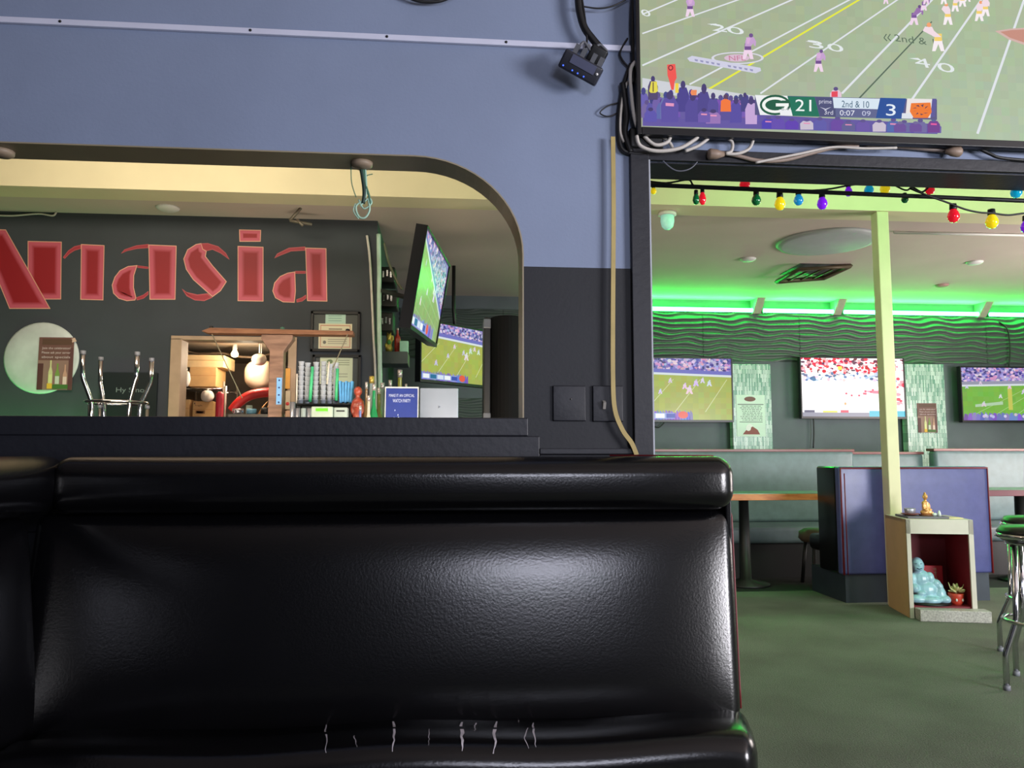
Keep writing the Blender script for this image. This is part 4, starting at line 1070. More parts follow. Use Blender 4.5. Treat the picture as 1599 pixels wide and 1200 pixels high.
# ================================================================== STRING LIGHTS in the doorway
BD = 2.36
rail = thing('cable_rail', 'black cable conduit stretched across the top of the doorway', 'conduit', at(1300, 303, BD))
a, b = at(1005, 288.5, BD), at(1640, 315.5, BD); b2 = Vector((XDW, BD, b.z+(b.z-a.z)/(b.x-a.x)*(XDW-b.x)))
m = MB(); m.tube([a-(b-a)*0.2, b, b2], 0.0075, 8); m.build('tube', M_cab, rail)
BC = {'yellow': (236, 206, 20), 'red': (220, 20, 40), 'green': (10, 120, 60), 'blue': (20, 130, 190), 'purple': (120, 20, 220), 'cyan': (0, 150, 190)}
GL = {}
for k_, v in BC.items():
    GL[k_] = mat('bulb_'+k_, v, 0.08, var=0, emit=v, estr=0.6 if k_ in ('yellow', 'red', 'purple', 'cyan', 'blue') else 0.05, coat=1.0)
def string(label, cordpts, bulbs, D):
    p0 = at(*cordpts[0], D); t = thing('string_lights', label, 'string lights', p0, 0)
    m = MB(); m.tube(smooth_path([at(x, y, D) for x, y in cordpts], 5), 0.0032, 6); m.build('cord', M_cab, t)
    for (x, y, rpx, colr, tall) in bulbs:
        p = at(x, y, D+0.012); r = rpx/1200*D
        m = MB(); m.lathe([(0.0, -r*tall), (r*.5, -r*tall*.88), (r*.86, -r*.5*tall), (r, 0), (r*.86, r*.5*tall), (r*.55, r*.95*tall), (r*.5, r*1.1*tall)], p, 14)
        bo = m.build('bulb', GL[colr], t)
        m = MB(); m.lathe([(r*.56, r*1.05*tall), (r*.6, r*1.1*tall), (r*.55, r*1.9*tall), (r*.2, r*2.0*tall)], p, 10)
        m.build('socket', M_cab, bo)
    return t
string('colour bulb string wound along the black conduit', [(1005, 282), (1040, 286), (1075, 281), (1090, 292), (1163, 293), (1240, 298), (1290, 296), (1330, 289), (1382, 285), (1413, 297), (1425, 293), (1440, 300), (1452, 290)],
       [(1020.6, 299, 5, 'yellow', 1), (1087, 312, 6, 'green', 1.4), (1097, 311, 6, 'red', 1.7), (1163, 288, 9, 'red', .9), (1181, 313, 8, 'green', 1.1), (1218, 319, 9.2, 'yellow', 1.15), (1247, 313, 8, 'blue', 1.1), (1284, 318.5, 8.7, 'purple', 1.15), (1325, 300, 6.5, 'purple', 1.2), (1357, 297, 8, 'cyan', 1), (1382, 295, 8.5, 'yellow', 1.1), (1413, 312, 6, 'green', 1), (1452, 297, 8, 'red', 1)], BD+0.03)
string('colour bulb string drooping below the conduit with red and yellow bulbs', [(1420, 294), (1450, 306), (1478, 316), (1507, 327), (1530, 332), (1549, 333), (1575, 336), (1610, 333), (1660, 340)],
       [(1489, 338, 10, 'red', 1.12), (1549, 347, 10.5, 'yellow', 1.1), (1603, 355, 9.5, 'purple', 1.1)], BD-0.03)
string('short run of bulbs tucked under the doorway head with one cyan bulb', [(1540, 284), (1565, 287), (1587, 288), (1640, 286)], [(1587, 301, 9.5, 'cyan', 1)], 2.256)

# ================================================================== SHRINE CABINET
CA = R(-13)
fl = Vector((3.135, 5.05, 0))
cw, cdp, ch = 0.425, 0.42, zat(1490, 812, 5.0)
cabM = Matrix.Translation(fl) @ Matrix.Rotation(CA, 4, 'Z')
def cw_(x, y, z): return cabM @ Vector((x, y, z))
def cbox(m, x0, x1, y0, y1, z0, z1):
    m.add([cw_(x, y, z) for x in (x0, x1) for y in (y0, y1) for z in (z0, z1)], [(0,1,3,2),(4,6,7,5),(0,4,5,1),(2,3,7,6),(0,2,6,4),(1,5,7,3)])
t = thing('shrine_cabinet', 'white open-front shrine cabinet lined dark red beside the cream post', 'cabinet', cw_(cw/2, cdp/2, 0))
M_cabw = mat('cabinet_white', (206, 198, 186), 0.5, var=0.05); M_cabs = mat('cabinet_tan_side', (210, 172, 122), 0.5, var=0.05); M_red = mat('lining_red', (118, 18, 34), 0.55, var=0.08)
th = 0.022; zt1 = 0.115
m = MB(); cbox(m, 0, th, 0.004, cdp, 0.0, ch); m.build('side_panel', M_cabs, t); m = MB(); cbox(m, cw-th, cw, 0.004, cdp, 0.0, ch); m.build('side_panel', M_cabs, t)
m = MB(); cbox(m, 0, cw, 0.0, cdp, ch-th, ch+0.002); m.build('top', M_cabw, t)
m = MB(); cbox(m, 0, cw, -0.004, 0.012, ch-zt1+.02, ch); cbox(m, 0, 0.026, -0.004, 0.012, 0.0, ch); cbox(m, cw-0.03, cw, -0.004, 0.012, 0.0, ch); m.build('face_frame', M_cabw, t)
m = MB(); cbox(m, th, cw-th, cdp-.02, cdp, 0, ch-th); m.build('back_panel', M_red, t)
m = MB(); cbox(m, th, cw-th, 0.012, cdp, 0.06, 0.082); m.build('floor_board', M_red, t)
m = MB(); cbox(m, th, th+.004, 0.012, cdp, .08, ch-th); cbox(m, cw-th-.004, cw-th, 0.012, cdp, .08, ch-th); m.build('lining', M_red, t)
m = MB(); cbox(m, 0.03, cw+0.045, -0.10, -0.005, 0, 0.075); tag(m.build('granite_slab', mat('speckled_granite', (170, 166, 160), 0.4, var=0.35, scale=90), bevel=0.004), 'speckled grey granite slab on the floor before the shrine cabinet', 'slab')
def remesh(o, vox=0.004, it=3):
    r_ = o.modifiers.new('remesh', 'REMESH'); r_.mode = 'VOXEL'; r_.voxel_size = vox; r_.use_smooth_shade = True
    s_ = o.modifiers.new('smooth', 'SMOOTH'); s_.factor = 0.5; s_.iterations = it
# laughing buddha
bc = cw_(0.140, 0.15, 0.082)
bud = thing('buddha_statue', 'pale blue ceramic laughing buddha reclining in the shrine cabinet', 'statue', bc)
def Bp(x, y, z): return cw_(0.140+x*.94, 0.15+y, 0.082+z)
m = MB(); rr = cabM.to_3x3()
E = [((0.02, 0, 0.085), (0.085, 0.07, 0.078)), ((-0.015, 0.0, 0.155), (0.07, 0.055, 0.07)), ((-0.03, -0.005, 0.215), (0.03, 0.03, 0.03)),
     ((-0.035, -0.01, 0.258), (0.042, 0.043, 0.050)), ((-0.035, -0.030, 0.240), (0.034, 0.028, 0.026)), ((-0.035, -0.052, 0.254), (0.008, 0.009, 0.008)),
     ((-0.079, -0.004, 0.248), (0.009, 0.014, 0.026)), ((0.008, -0.004, 0.248), (0.009, 0.014, 0.026)),
     ((0.045, -0.02, 0.165), (0.030, 0.03, 0.045)), ((0.082, -0.03, 0.135), (0.032, 0.026, 0.028)), ((0.105, -0.035, 0.11), (0.024, 0.02, 0.03)),
     ((-0.075, -0.02, 0.15), (0.028, 0.03, 0.05)), ((-0.07, -0.05, 0.10), (0.03, 0.026, 0.03)), ((-0.035, -0.07, 0.07), (0.03, 0.018, 0.018)),
     ((0.105, -0.02, 0.06), (0.045, 0.045, 0.058)), ((0.13, -0.045, 0.03), (0.045, 0.04, 0.03)), ((-0.06, -0.06, 0.03), (0.07, 0.04, 0.032)), ((0.03, -0.075, 0.026), (0.07, 0.03, 0.026)),
     ((0.02, 0.0, 0.03), (0.13, 0.08, 0.04))]
for c_, r_ in E: m.ball(Bp(*c_), r_, rr, 16, 10)
o = m.build('body', mat('celadon_glaze', (150, 190, 204), 0.3, var=0.25, scale=18), bud, fixn=False); remesh(o, 0.0045, 3)
m = MB(); m.lathe([(0.012, 0), (0.15, 0.0), (0.155, 0.010), (0.0, 0.012)], Bp(0.02, -0.01, 0.001), 24); m.build('stand', M_blkd, bud)
for dx in (-0.018, 0.016):
    m = MB(); m.ball(Bp(-0.035+dx, -0.050, 0.268), (0.007, 0.004, 0.0022), rr, 8, 6); m.build('eye', mat('glaze_shadow', (70, 100, 118), 0.4), bud)
m = MB(); m.tube([Bp(-0.052, -0.055, 0.238), Bp(-0.035, -0.062, 0.231), Bp(-0.018, -0.055, 0.238)], 0.0028, 6); m.build('mouth', MATS['glaze_shadow'], bud)
# red box with gold characters
rb = thing('red_box', 'red gift box with gold writing leaning at the back of the shrine cabinet', 'box', cw_(0.235, 0.29, 0.082))
m = MB(); cbox(m, 0.150, 0.325, 0.275, 0.305, 0.083, 0.315); m.build('box', mat('red_card', (206, 34, 52), 0.45), rb, bevel=0.003)
rnd = random.Random(3); m = MB()
for cx_ in (0.195, 0.272):
    for j in range(5 if cx_ < .2 else 6):
        z = 0.292-j*0.034
        for s_ in range(4):
            x = cx_+rnd.uniform(-.009, .009); zz = z+rnd.uniform(-.010, .010)
            if s_ % 2: cbox(m, x-.010, x+.010, 0.2735, 0.275, zz-.0015, zz+.0015)
            else: cbox(m, x-.0016, x+.0016, 0.2735, 0.275, zz-.010, zz+.010)
m.build('gold_lettering', mat('gold_print', (214, 160, 130), 0.4), rb)['kind'] = 'stuff'
# red pot with a cluster of pale leaves
pp = cw_(0.335, 0.10, 0.082)
pot = thing('potted_plant', 'little red pot of pale fleshy leaves in the shrine cabinet', 'plant', pp)
m = MB(); m.lathe([(0.034, 0.0), (0.045, 0.02), (0.049, 0.06), (0.050, 0.075), (0.044, 0.077), (0.040, 0.06), (0.0, 0.06)], pp, 20); m.build('pot', mat('red_clay', (190, 62, 42), 0.45), pot)
for a_ in (-1.2, -2.1):
    m = MB(); m.ball(pp+Vector((0.047*math.cos(a_), 0.047*math.sin(a_), 0.035)), (0.008, 0.004, 0.010), None, 8, 6); m.build('pot_ornament', M_cabw, pot)
rnd = random.Random(9); M_leaf = mat('pale_leaf', (196, 190, 136), 0.5, var=0.25, scale=50)
for i in range(22):
    a_ = rnd.uniform(0, 2*PI); e_ = rnd.uniform(0.1, 1.4); d_ = Vector((math.cos(a_)*math.cos(e_), math.sin(a_)*math.cos(e_), math.sin(e_)))
    q_ = d_.to_track_quat('Z', 'Y').to_matrix(); L = rnd.uniform(0.03, 0.05)
    m = MB(); m.ball(pp+Vector((0, 0, 0.085))+d_*L*.8, (0.012, 0.007, L*.6), q_, 7, 6); m.build('leaf', M_leaf, pot)
for a_, s_ in ((2.9, 1), (0.2, .9)):
    m = MB(); m.tube([pp+Vector((0, 0, .075)), pp+Vector((.045*math.cos(a_)*s_, -.01, .11)), pp+Vector((.06*math.cos(a_)*s_, -.01, .15*s_))], 0.005, 6, taper=[1, .8, .3]); m.build('stem', M_leaf, pot)
# offerings on top
zt_ = ch+0.0025
m = MB(); cbox(m, 0.03, 0.30, 0.05, 0.30, zt_, zt_+0.014); tray = tag(m.build('tray', mat('slate_tray', (96, 92, 104), 0.4), bevel=0.004), 'flat slate tray on top of the shrine cabinet', 'tray')
c0 = cw_(0.085, 0.16, zt_+0.0145)
m = MB(); m.lathe([(0.0, 0.003), (0.03, 0.0), (0.058, 0.010), (0.062, 0.014), (0.055, 0.014), (0.0, 0.008)], c0, 24); tag(m.build('saucer', mat('brown_glaze', (140, 84, 66), 0.35)), 'brown glazed saucer under the offering cup', 'saucer')
c1 = c0+Vector((0, 0, 0.0125))
m = MB(); m.lathe([(0.022, 0.0), (0.034, 0.006), (0.038, 0.034), (0.036, 0.036), (0.032, 0.010), (0.0, 0.008)], c1, 22); tag(m.build('offering_cup', mat('silver_cup', (206, 206, 226), 0.25, 0.6, var=0)), 'small silver offering cup on its saucer', 'cup')
g = cw_(0.185, 0.15, zt_+0.0145)
gs = thing('gold_statue', 'small golden seated statue on the cabinet top tray', 'statue', g)
m = MB(); rr2 = Matrix.Rotation(R(20), 3, 'Z')
def Gp(x, y, z): return g+rr2 @ Vector((x, y, z))
for c_, r_ in [((0.0, 0, 0.022), (0.042, 0.032, 0.022)), ((0.030, -.012, 0.016), (0.026, 0.02, 0.016)), ((-0.004, 0, 0.06), (0.024, 0.020, 0.036)), ((-0.004, 0, 0.085), (0.028, 0.018, 0.018)), ((-0.003, -.002, 0.108), (0.009, 0.009, 0.014)), ((-0.003, -.003, 0.130), (0.017, 0.017, 0.021)), ((-0.003, -.001, 0.153), (0.008, 0.008, 0.009)), ((0.022, -.010, 0.062), (0.009, 0.009, 0.026)), ((0.026, -.018, 0.040), (0.014, 0.009, 0.009)), ((-0.03, -.008, 0.062), (0.009, 0.009, 0.026)), ((-0.02, -.022, 0.040), (0.018, 0.009, 0.009)), ((-0.019, 0, 0.128), (0.004, 0.006, 0.011)), ((0.013, 0, 0.128), (0.004, 0.006, 0.011)), ((-0.003, -.019, 0.129), (0.004, 0.004, 0.005))]:
    m.ball(Gp(*c_), r_, rr2, 12, 8)
o = m.build('body', mat('gold_paint', (206, 150, 88), 0.35, 0.35, var=0.1), gs, fixn=False); remesh(o, 0.003, 2)
m = MB(); m.lathe([(0.03, -0.0005), (0.044, 0.001), (0.044, 0.008), (0.03, 0.009)], g, 16); m.build('base', mat('brown_base', (120, 70, 44), 0.5), gs)
for i, (x, y, s_, lb) in enumerate([(0.235, 0.13, .014, 'rounded white pebble beside the golden statue'), (0.262, 0.12, .012, 'pale upright crystal at the end of the tray')]):
    p = cw_(x, y, zt_+0.0145); m = MB()
    if i == 0: m.ball(p+Vector((0, 0, s_*.7)), (s_*1.3, s_, s_*.75), None, 10, 7)
    else: m.lathe([(s_, 0), (s_*.9, s_*1.6), (s_*.35, s_*3), (0, s_*3.2)], p, 6)
    tag(m.build('pebble' if i == 0 else 'crystal', mat('pale_stone', (210, 224, 216), 0.4)), lb, 'stone')
m = MB(); cbox(m, 0.31, 0.40, 0.08, 0.16, zt_, zt_+0.006); tag(m.build('paper_packet', mat('cream_paper', (226, 206, 160), 0.6)), 'cream paper packet lying on the cabinet top', 'packet')

# ================================================================== PAINTED NAME
def inset(poly, d):
    n = len(poly); out = []
    ar = sum(poly[i][0]*poly[(i+1) % n][1]-poly[(i+1) % n][0]*poly[i][1] for i in range(n))
    sg = 1 if ar > 0 else -1
    for i in range(n):
        p0, p1, p2 = Vector(poly[i-1]), Vector(poly[i]), Vector(poly[(i+1) % n])
        e1 = (p1-p0).normalized(); e2 = (p2-p1).normalized()
        n1 = Vector((-e1.y, e1.x))*sg; n2 = Vector((-e2.y, e2.x))*sg
        b = n1+n2
        b = b.normalized() if b.length > 1e-6 else n1
        k = d/max(0.45, b.dot(n1)); out.append((p1.x+b.x*k, p1.y+b.y*k))
    return out
CREAM, PINK, ROSE, CRIM = (222, 172, 142), (192, 84, 104), (180, 50, 70), (146, 20, 32)
name_t = thing('wall_lettering', 'big red painted letters with cream outlines across the charcoal wall', 'lettering', at(240, 480, LW-0.004))
def letter(parts_, layer=0, name='letter'):
    m = MB()
    for poly, wmax in parts_:
        steps = [(0, CREAM), (min(2.0, wmax*.25), CREAM), (min(4, wmax*.4), PINK), (min(15, wmax*.62), PINK), (min(30, wmax*.85), CRIM)]
        if wmax < 12: steps = [(0, (190, 96, 96)), (wmax*.35, (176, 66, 78)), (wmax*.6, (160, 44, 58))]
        rings = [(inset(poly, d), c_) for d, c_ in steps]
        n = len(poly)
        P3 = lambda q: at(q[0]/2.7274, 220+q[1]/2.7274, LW-0.002-0.0012*layer)
        for (r0, c0_), (r1, c1_) in zip(rings[:-1], rings[1:]):
            for i in range(n):
                j = (i+1) % n
                m.add([P3(r0[i]), P3(r0[j]), P3(r1[j]), P3(r1[i])], [(0, 1, 2, 3)], [c0_, c0_, c1_, c1_])
        m.add([P3(q) for q in rings[-1][0]], [tuple(range(n))], rings[-1][1])
    m.build(name, PRINT, name_t, fixn=False)
def seg(poly, k=1):     # more vertices on long edges
    out = []
    for i in range(len(poly)):
        a, b = poly[i], poly[(i+1) % len(poly)]
        for j in range(k): out.append((a[0]+(b[0]-a[0])*j/k, a[1]+(b[1]-a[1])*j/k))
    return out
letter([([(118, 427), (263, 430), (260, 676), (118, 676)], 66), ([(268, 497), (290, 468), (316, 450), (345, 443), (345, 460), (318, 468), (296, 482), (276, 503)], 8), ([(345, 440), (445, 445), (440, 680), (342, 677)], 46)], 0)
letter([([(-100, 375), (25, 378), (215, 716), (40, 716)], 60), ([(-104, 378), (-84, 420), (-210, 716), (-262, 716)], 20)], 1)
letter([([(515, 481), (530, 463), (580, 446), (632, 440), (632, 457), (585, 460), (540, 470)], 7), ([(585, 530), (545, 534), (510, 552), (488, 580), (476, 615), (482, 650), (505, 673), (540, 683), (576, 680), (580, 668), (570, 625), (571, 575)], 26), ([(585, 531), (632, 537), (632, 546), (585, 541)], 4), ([(580, 668), (610, 656), (632, 640), (632, 655), (612, 672), (583, 680)], 6), ([(632, 442), (752, 447), (747, 677), (637, 677)], 55)], 0)
letter([([(978, 507), (962, 478), (930, 450), (885, 436), (856, 437), (862, 462), (880, 470), (905, 464), (940, 480)], 7), ([(858, 436), (835, 440), (798, 463), (781, 503), (792, 548), (822, 592), (905, 666), (940, 640), (966, 600), (905, 530), (876, 492), (880, 470), (864, 460)], 26), ([(774, 630), (795, 645), (840, 655), (885, 650), (905, 668), (870, 683), (830, 680), (795, 662)], 10)], 0)
letter([([(1012, 448), (1122, 452), (1122, 685), (1012, 683)], 50), ([(1018, 378), (1112, 380), (1110, 430), (1020, 430)], 22)], 0)
letter([([(1168, 501), (1180, 481), (1230, 456), (1300, 451), (1300, 468), (1240, 471), (1190, 491)], 7), ([(1257, 557), (1225, 562), (1192, 577), (1168, 605), (1160, 640), (1172, 670), (1205, 688), (1255, 690), (1260, 640)], 30), ([(1257, 555), (1302, 555), (1302, 566), (1257, 566)], 4), ([(1262, 676), (1285, 668), (1304, 655), (1305, 671), (1288, 684), (1264, 689)], 6), ([(1300, 455), (1390, 458), (1394, 685), (1308, 683)], 42)], 0)

# ================================================================== ON THE CHARCOAL WALL
p = at(63, 559, LW-0.02); r_ = 54/1200*LW
m = MB(); m.lathe([(0.0, 0.018), (r_*.75, 0.017), (r_*.95, 0.012), (r_, 0.004), (r_, 0)], (p.x, LW, p.z), 48, 'Y')
tag(m.build('moon_disc', mat('silver_moon', (196, 206, 200), 0.4, var=0.14, scale=6)), 'big round silver moon disc on the charcoal wall below the letters', 'disc')
fn = quad_fn(57, 527, 116, 609, LW-0.024)
t = sheet('bottle_poster', 'brown bottle poster taped over the silver moon disc', 'poster', fn, MATS['brown_paper']); bottle_poster(t, fn, LINES)
P = Paint(fn); P.k = 3; P.poly([(0.86, 0.96), (1.02, 1.0), (1.08, 0.93), (0.92, 0.9)], (210, 180, 160)); P.build('tape', PRINT, t)
fn = quad_fn(153, 582, 246, 680, LW-0.03)
t = sheet('black_sign', 'black sign with faint grey lettering behind the upturned stools', 'sign', fn, mat('black_card', (22, 30, 32), 0.45), 0.02)
P = Paint(fn); P.k = 1; P.text('Hy S no', 0.28, 0.66, 0.5, 0, 0, 0.10, (120, 132, 130)); P.build('lettering', PRINT, t)
def frame(label, x0, y0, x1, y1):
    fn = quad_fn(x0, y0, x1, y1, LW-0.022)
    t = thing('picture_frame', label, 'frame', fn(0.5, 0, 0)); m = MB()
    a, b = fn(0, 0, 0), fn(1, 1, 0); w = 0.022
    for q in ((a.x, b.x, a.z, a.z+w), (a.x, b.x, b.z-w, b.z), (a.x, a.x+w, a.z, b.z), (b.x-w, b.x, a.z, b.z)): m.bb(q[0], q[1], LW-0.028, LW, q[2], q[3])
    m.build('moulding', M_blkd, t, bevel=0.003)
    m = MB(); m.bb(a.x+w, b.x-w, LW-0.012, LW-0.001, a.z+w, b.z-w); m.build('mat_board', mat('grey_mat', (62, 68, 66), 0.5), t)
    return t
t = frame('black framed certificate with mint slip above it', 484, 486, 563, 549)
fn = quad_fn(508, 487.5, 540, 506, LW-0.014); m = MB(); P = Paint(fn); P.rect(0, 0, 1, 1, (176, 212, 196)); P.up()
for i in range(3): P.rect(0.15, 0.65-i*.2, 0.8, 0.7-i*.2, (120, 160, 146))
P.build('mint_slip', PRINT, t)
fn = quad_fn(497, 505.5, 550, 545, LW-0.016); P = Paint(fn); P.rect(0, 0, 1, 1, (216, 212, 180)); P.up().rect(.05, .06, .95, .94, (190, 120, 96)); P.up().rect(.07, .09, .93, .91, (218, 214, 184)); P.up()
P.rect(.3, .76, .7, .81, (140, 130, 110)); P.rect(.2, .6, .8, .64, (160, 150, 130)); P.ell(.18, .26, .05, .07, (110, 110, 100), 10)
for i in range(3): P.rect(.28, .36-i*.08, .85, .39-i*.08, (160, 160, 140))
P.build('certificate', PRINT, t)
t = frame('black framed plain cream certificate below the mint one', 486, 554, 564, 640)
fn = quad_fn(499, 557, 551, 600, LW-0.014); P = Paint(fn); P.rect(0, 0, 1, 1, (198, 206, 172)); P.up()
P.ell(.3, .82, .09, .08, (110, 130, 90), 10)
for i in range(3): P.rect(.55, .85-i*.08, .9, .88-i*.08, (140, 150, 120))
for i in range(2): P.rect(.2, .35-i*.1, .85, .39-i*.1, (160, 166, 140))
P.build('certificate', PRINT, t)
# cables up the edge of the wall
for pts, r_, mm, lb in (([(573, 368), (577, 400), (580, 450), (583, 520), (586, 580), (587, 660)], 0.010, M_wcab, 'thin grey cable running up the edge of the charcoal wall'), ([(591, 366), (592, 420), (592, 500), (593, 560), (595, 660)], 0.018, mat('mint_conduit', (176, 204, 186), 0.5), 'pale green conduit up the corner of the charcoal wall'), ([(600, 380), (607, 410), (620, 440), (628, 452)], 0.010, mat('olive_wire', (90, 92, 72), 0.5), 'dark olive wire slanting from the corner towards the hanging television')):
    cable(lb, pts, r_, mm, LW-0.03)
cable('thin white wire clipped along the top of the charcoal wall', [(-20, 336), (20, 337), (60, 334), (82, 337), (88, 331)], 0.007, M_wcab, LW-0.02)
p = ceil_at(470, 325); t = thing('ceiling_hook', 'broken ceiling bracket hanging near the top of the charcoal wall', 'bracket', p-Vector((0, 0, .13)))
for d_ in ((0.0, 0.0, 0.0, -.08, 0, -.10), (-.08, 0, -.10, .08, .02, -.12), (-.03, 0, -.09, 0.02, -.01, -.14)):
    m = MB(); m.tube([p+Vector(d_[:3]), p+Vector(d_[3:])], 0.012, 5); m.build('rod', mat('dull_steel', (120, 112, 100), 0.5, .5), t)
# shelf bracketed on the side wall with things on it
xs0, xs1 = XLR+0.005, xat(636, 6.3)
zs = zat(612, 549, 6.2)
t = thing('wall_shelf', 'dark deep shelf on the kitchen side wall below the hanging television', 'shelf', ((xs0+xs1)/2, 6.33, zs-0.3))
m = MB(); m.bb(xs0, xs1, 6.2, 6.5, zs-0.10, zs); m.build('board', mat('shelf_grey', (70, 78, 80), 0.5), t, bevel=0.004)
m = MB(); m.prism([(6.22, zs-.10), (6.48, zs-.10), (6.48, zs-.35)], lambda u, v, k: Vector((xs0+.001+.02*k, u, v))); m.build('bracket', M_blkd, t)
def bottle(name, label, x, y, z, r, h, m_, cap, cat='bottle', group=None, band=None):
    t = thing(name, label, cat, (x, y, z), 0, group)
    mb = MB(); mb.lathe([(r*.9, 0), (r, h*.03), (r, h*.55), (r*.85, h*.64), (r*.36, h*.76), (r*.33, h*.92), (r*.38, h*.93)], (x, y, z), 14); mb.build('body', m_, t)
    mb = MB(); mb.lathe([(r*.4, h*.925), (r*.4, h), (0, h)], (x, y, z), 10); mb.build('cap', cap, t)
    if band:
        mb = MB(); mb.lathe([(r*1.02, h*.18), (r*1.02, h*.46)], (x, y, z), 14); mb.build('bottle_label', band, t)
    return t
M_gold = mat('gold_trinket', (206, 176, 90), 0.3, 0.5, var=0.2, scale=40)
xx = xat(605, 6.3); t = thing('gold_figurine', 'golden cat-like figurine with green bib on the dark shelf', 'figurine', (xx, 6.3, zs))
m = MB()
for c_, r_ in [((0, 0, .035), (.032, .03, .036)), ((0, 0, .085), (.026, .024, .04)), ((0, 0, .135), (.024, .022, .024)), ((-.013, 0, .16), (.007, .006, .013)), ((.013, 0, .16), (.007, .006, .013)), ((.03, -.01, .12), (.009, .009, .028)), ((-.025, -.02, .06), (.01, .012, .02))]: m.ball(Vector((xx, 6.3, zs))+Vector(c_), r_, None, 10, 7)
o = m.build('body', M_gold, t, fixn=False); remesh(o, .005, 2)
m = MB(); m.ball((xx+.002, 6.276, zs+.085), (.017, .008, .02), None, 8, 6); m.build('bib', mat('green_bib', (80, 150, 70), .5), t)
bottle('liquor_bottle', 'red bottle on the dark shelf', xat(618, 6.3), 6.33, zs, .026, .21, mat('red_bottle', (150, 44, 36), .3), mat('silver_cap', (200, 190, 190), .3, .6))
m = MB(); xx = xat(629, 6.28); m.bb(xx-.035, xx+.035, 6.25, 6.31, zs, zs+.095); tag(m.build('mint_tin', mat('mint_tin', (150, 196, 176), .4), bevel=.004), 'mint green tin on the dark shelf beside the red bottle', 'tin')
# dark equipment clamped above the shelf
xx = XLR+.05
for z0_, z1_, lb, d_ in ((zat(608, 445, 6.3), zat(608, 420, 6.3), 'black amplifier box high on the kitchen side wall', .13), (zat(608, 482, 6.3), zat(608, 456, 6.3), 'black switch box with chrome clips on the kitchen side wall', .15), (zat(608, 520, 6.3), zat(608, 490, 6.3), 'black speaker horn box above the dark shelf', .12)):
    m = MB(); m.rbox((XLR+d_/2+.002, 6.35, (z0_+z1_)/2), (d_, .25, z1_-z0_), .015, 2, 1)
    t = thing('equipment_box', lb, 'equipment', (XLR+d_/2, 6.35, z0_)); m.build('housing', M_blkd, t)
    for k in range(3):
        m = MB(); m.box((XLR+d_*.3+k*.03, 6.22, (z0_+z1_)/2+.01*(k % 2)), (.014, .02, .05)); m.build('clip', mat('chrome_clip', (170, 170, 176), .25, 1, var=0), t)
M_chrome = mat('chrome', (210, 210, 214), 0.12, 1.0, var=0)

# ================================================================== BAR COUNTER
ZB = .98; by0, by1 = 4.72, 5.36; bx0, bx1 = -3.9, 0.68
t = thing('bar_counter', 'long dark bar counter behind the pass-through', 'counter', ((bx0+bx1)/2, 5.0, 0))
m = MB(); m.bb(bx0, bx1, by0, by1, ZB-0.045, ZB); m.build('worktop', wood('dark_bar_wood', (50, 34, 26), (76, 52, 38), .35), t, bevel=.008)
m = MB(); m.bb(bx0+.05, bx1-.05, by0+.18, by1-.05, 0, ZB-0.045); m.build('front', M_blk, t)
for k in range(7):
    x = bx0+.2+k*(bx1-bx0-.4)/6; m = MB(); m.bb(x-.03, x+.03, by0+.15, by0+.18, .1, ZB-.06); m.build('batten', M_blkd, t)
HS = .76
def stool(label, group=None):
    """upright bar stool at the origin"""
    t = thing('bar_stool', label, 'bar stool', (0, 0, 0), 0, group)
    M_seat = mat('black_stool_vinyl', (22, 24, 26), .35)
    m = MB(); m.lathe([(0.0, HS-.075), (.165, HS-.075), (.185, HS-.058), (.188, HS-.03), (.17, HS-.008), (0, HS)], (0, 0, 0), 26); m.build('seat', M_seat, t)
    m = MB(); m.lathe([(.186, HS-.062), (.193, HS-.058), (.193, HS-.042), (.186, HS-.038)], (0, 0, 0), 26); m.build('seat_band', M_chrome, t)
    m = MB(); m.lathe([(.155, HS-.09), (.155, HS-.075), (.0, HS-.075)], (0, 0, 0), 24); m.build('seat_plate', M_chrome, t)
    for k in range(4):
        a = PI/4+k*PI/2; c_, s_ = math.cos(a), math.sin(a)
        path_ = [(.145*c_, .145*s_, HS-.09), (.155*c_, .155*s_, .33), (.16*c_, .16*s_, .305), (.215*c_, .215*s_, .175), (.22*c_, .22*s_, .155), (.222*c_, .222*s_, .0)]
        m = MB(); m.tube(path_, .0135, 9); lg = m.build('leg', M_chrome, t)
        m = MB(); m.lathe([(.016, 0), (.0165, .02), (.013, .022)], (.222*c_, .222*s_, 0), 9); m.build('foot_cap', mat('grey_foot', (130, 132, 140), .5), lg)
    m = MB(); m.tube([(.178*math.cos(2*PI*i/28), .178*math.sin(2*PI*i/28), .31) for i in range(28)], .0095, 8, True); m.build('foot_ring', M_chrome, t)
    return t
def flip(x, y, rz, z=None): return Matrix.Translation((x, y, (ZB if z is None else z)+HS)) @ Matrix.Rotation(rz, 4, 'Z') @ Matrix.Rotation(PI, 4, 'X')
s0 = stool('chrome bar stool upturned on the bar, its foot ring clear of the sill')
p = at(182, 627, 5.1)
s0.matrix_world = flip(p.x, 5.1, R(5))
GS = 'bar stools'
# ------ items standing on the bar
def on_bar(px, D): return Vector((xat(px, D, 620), D, ZB))
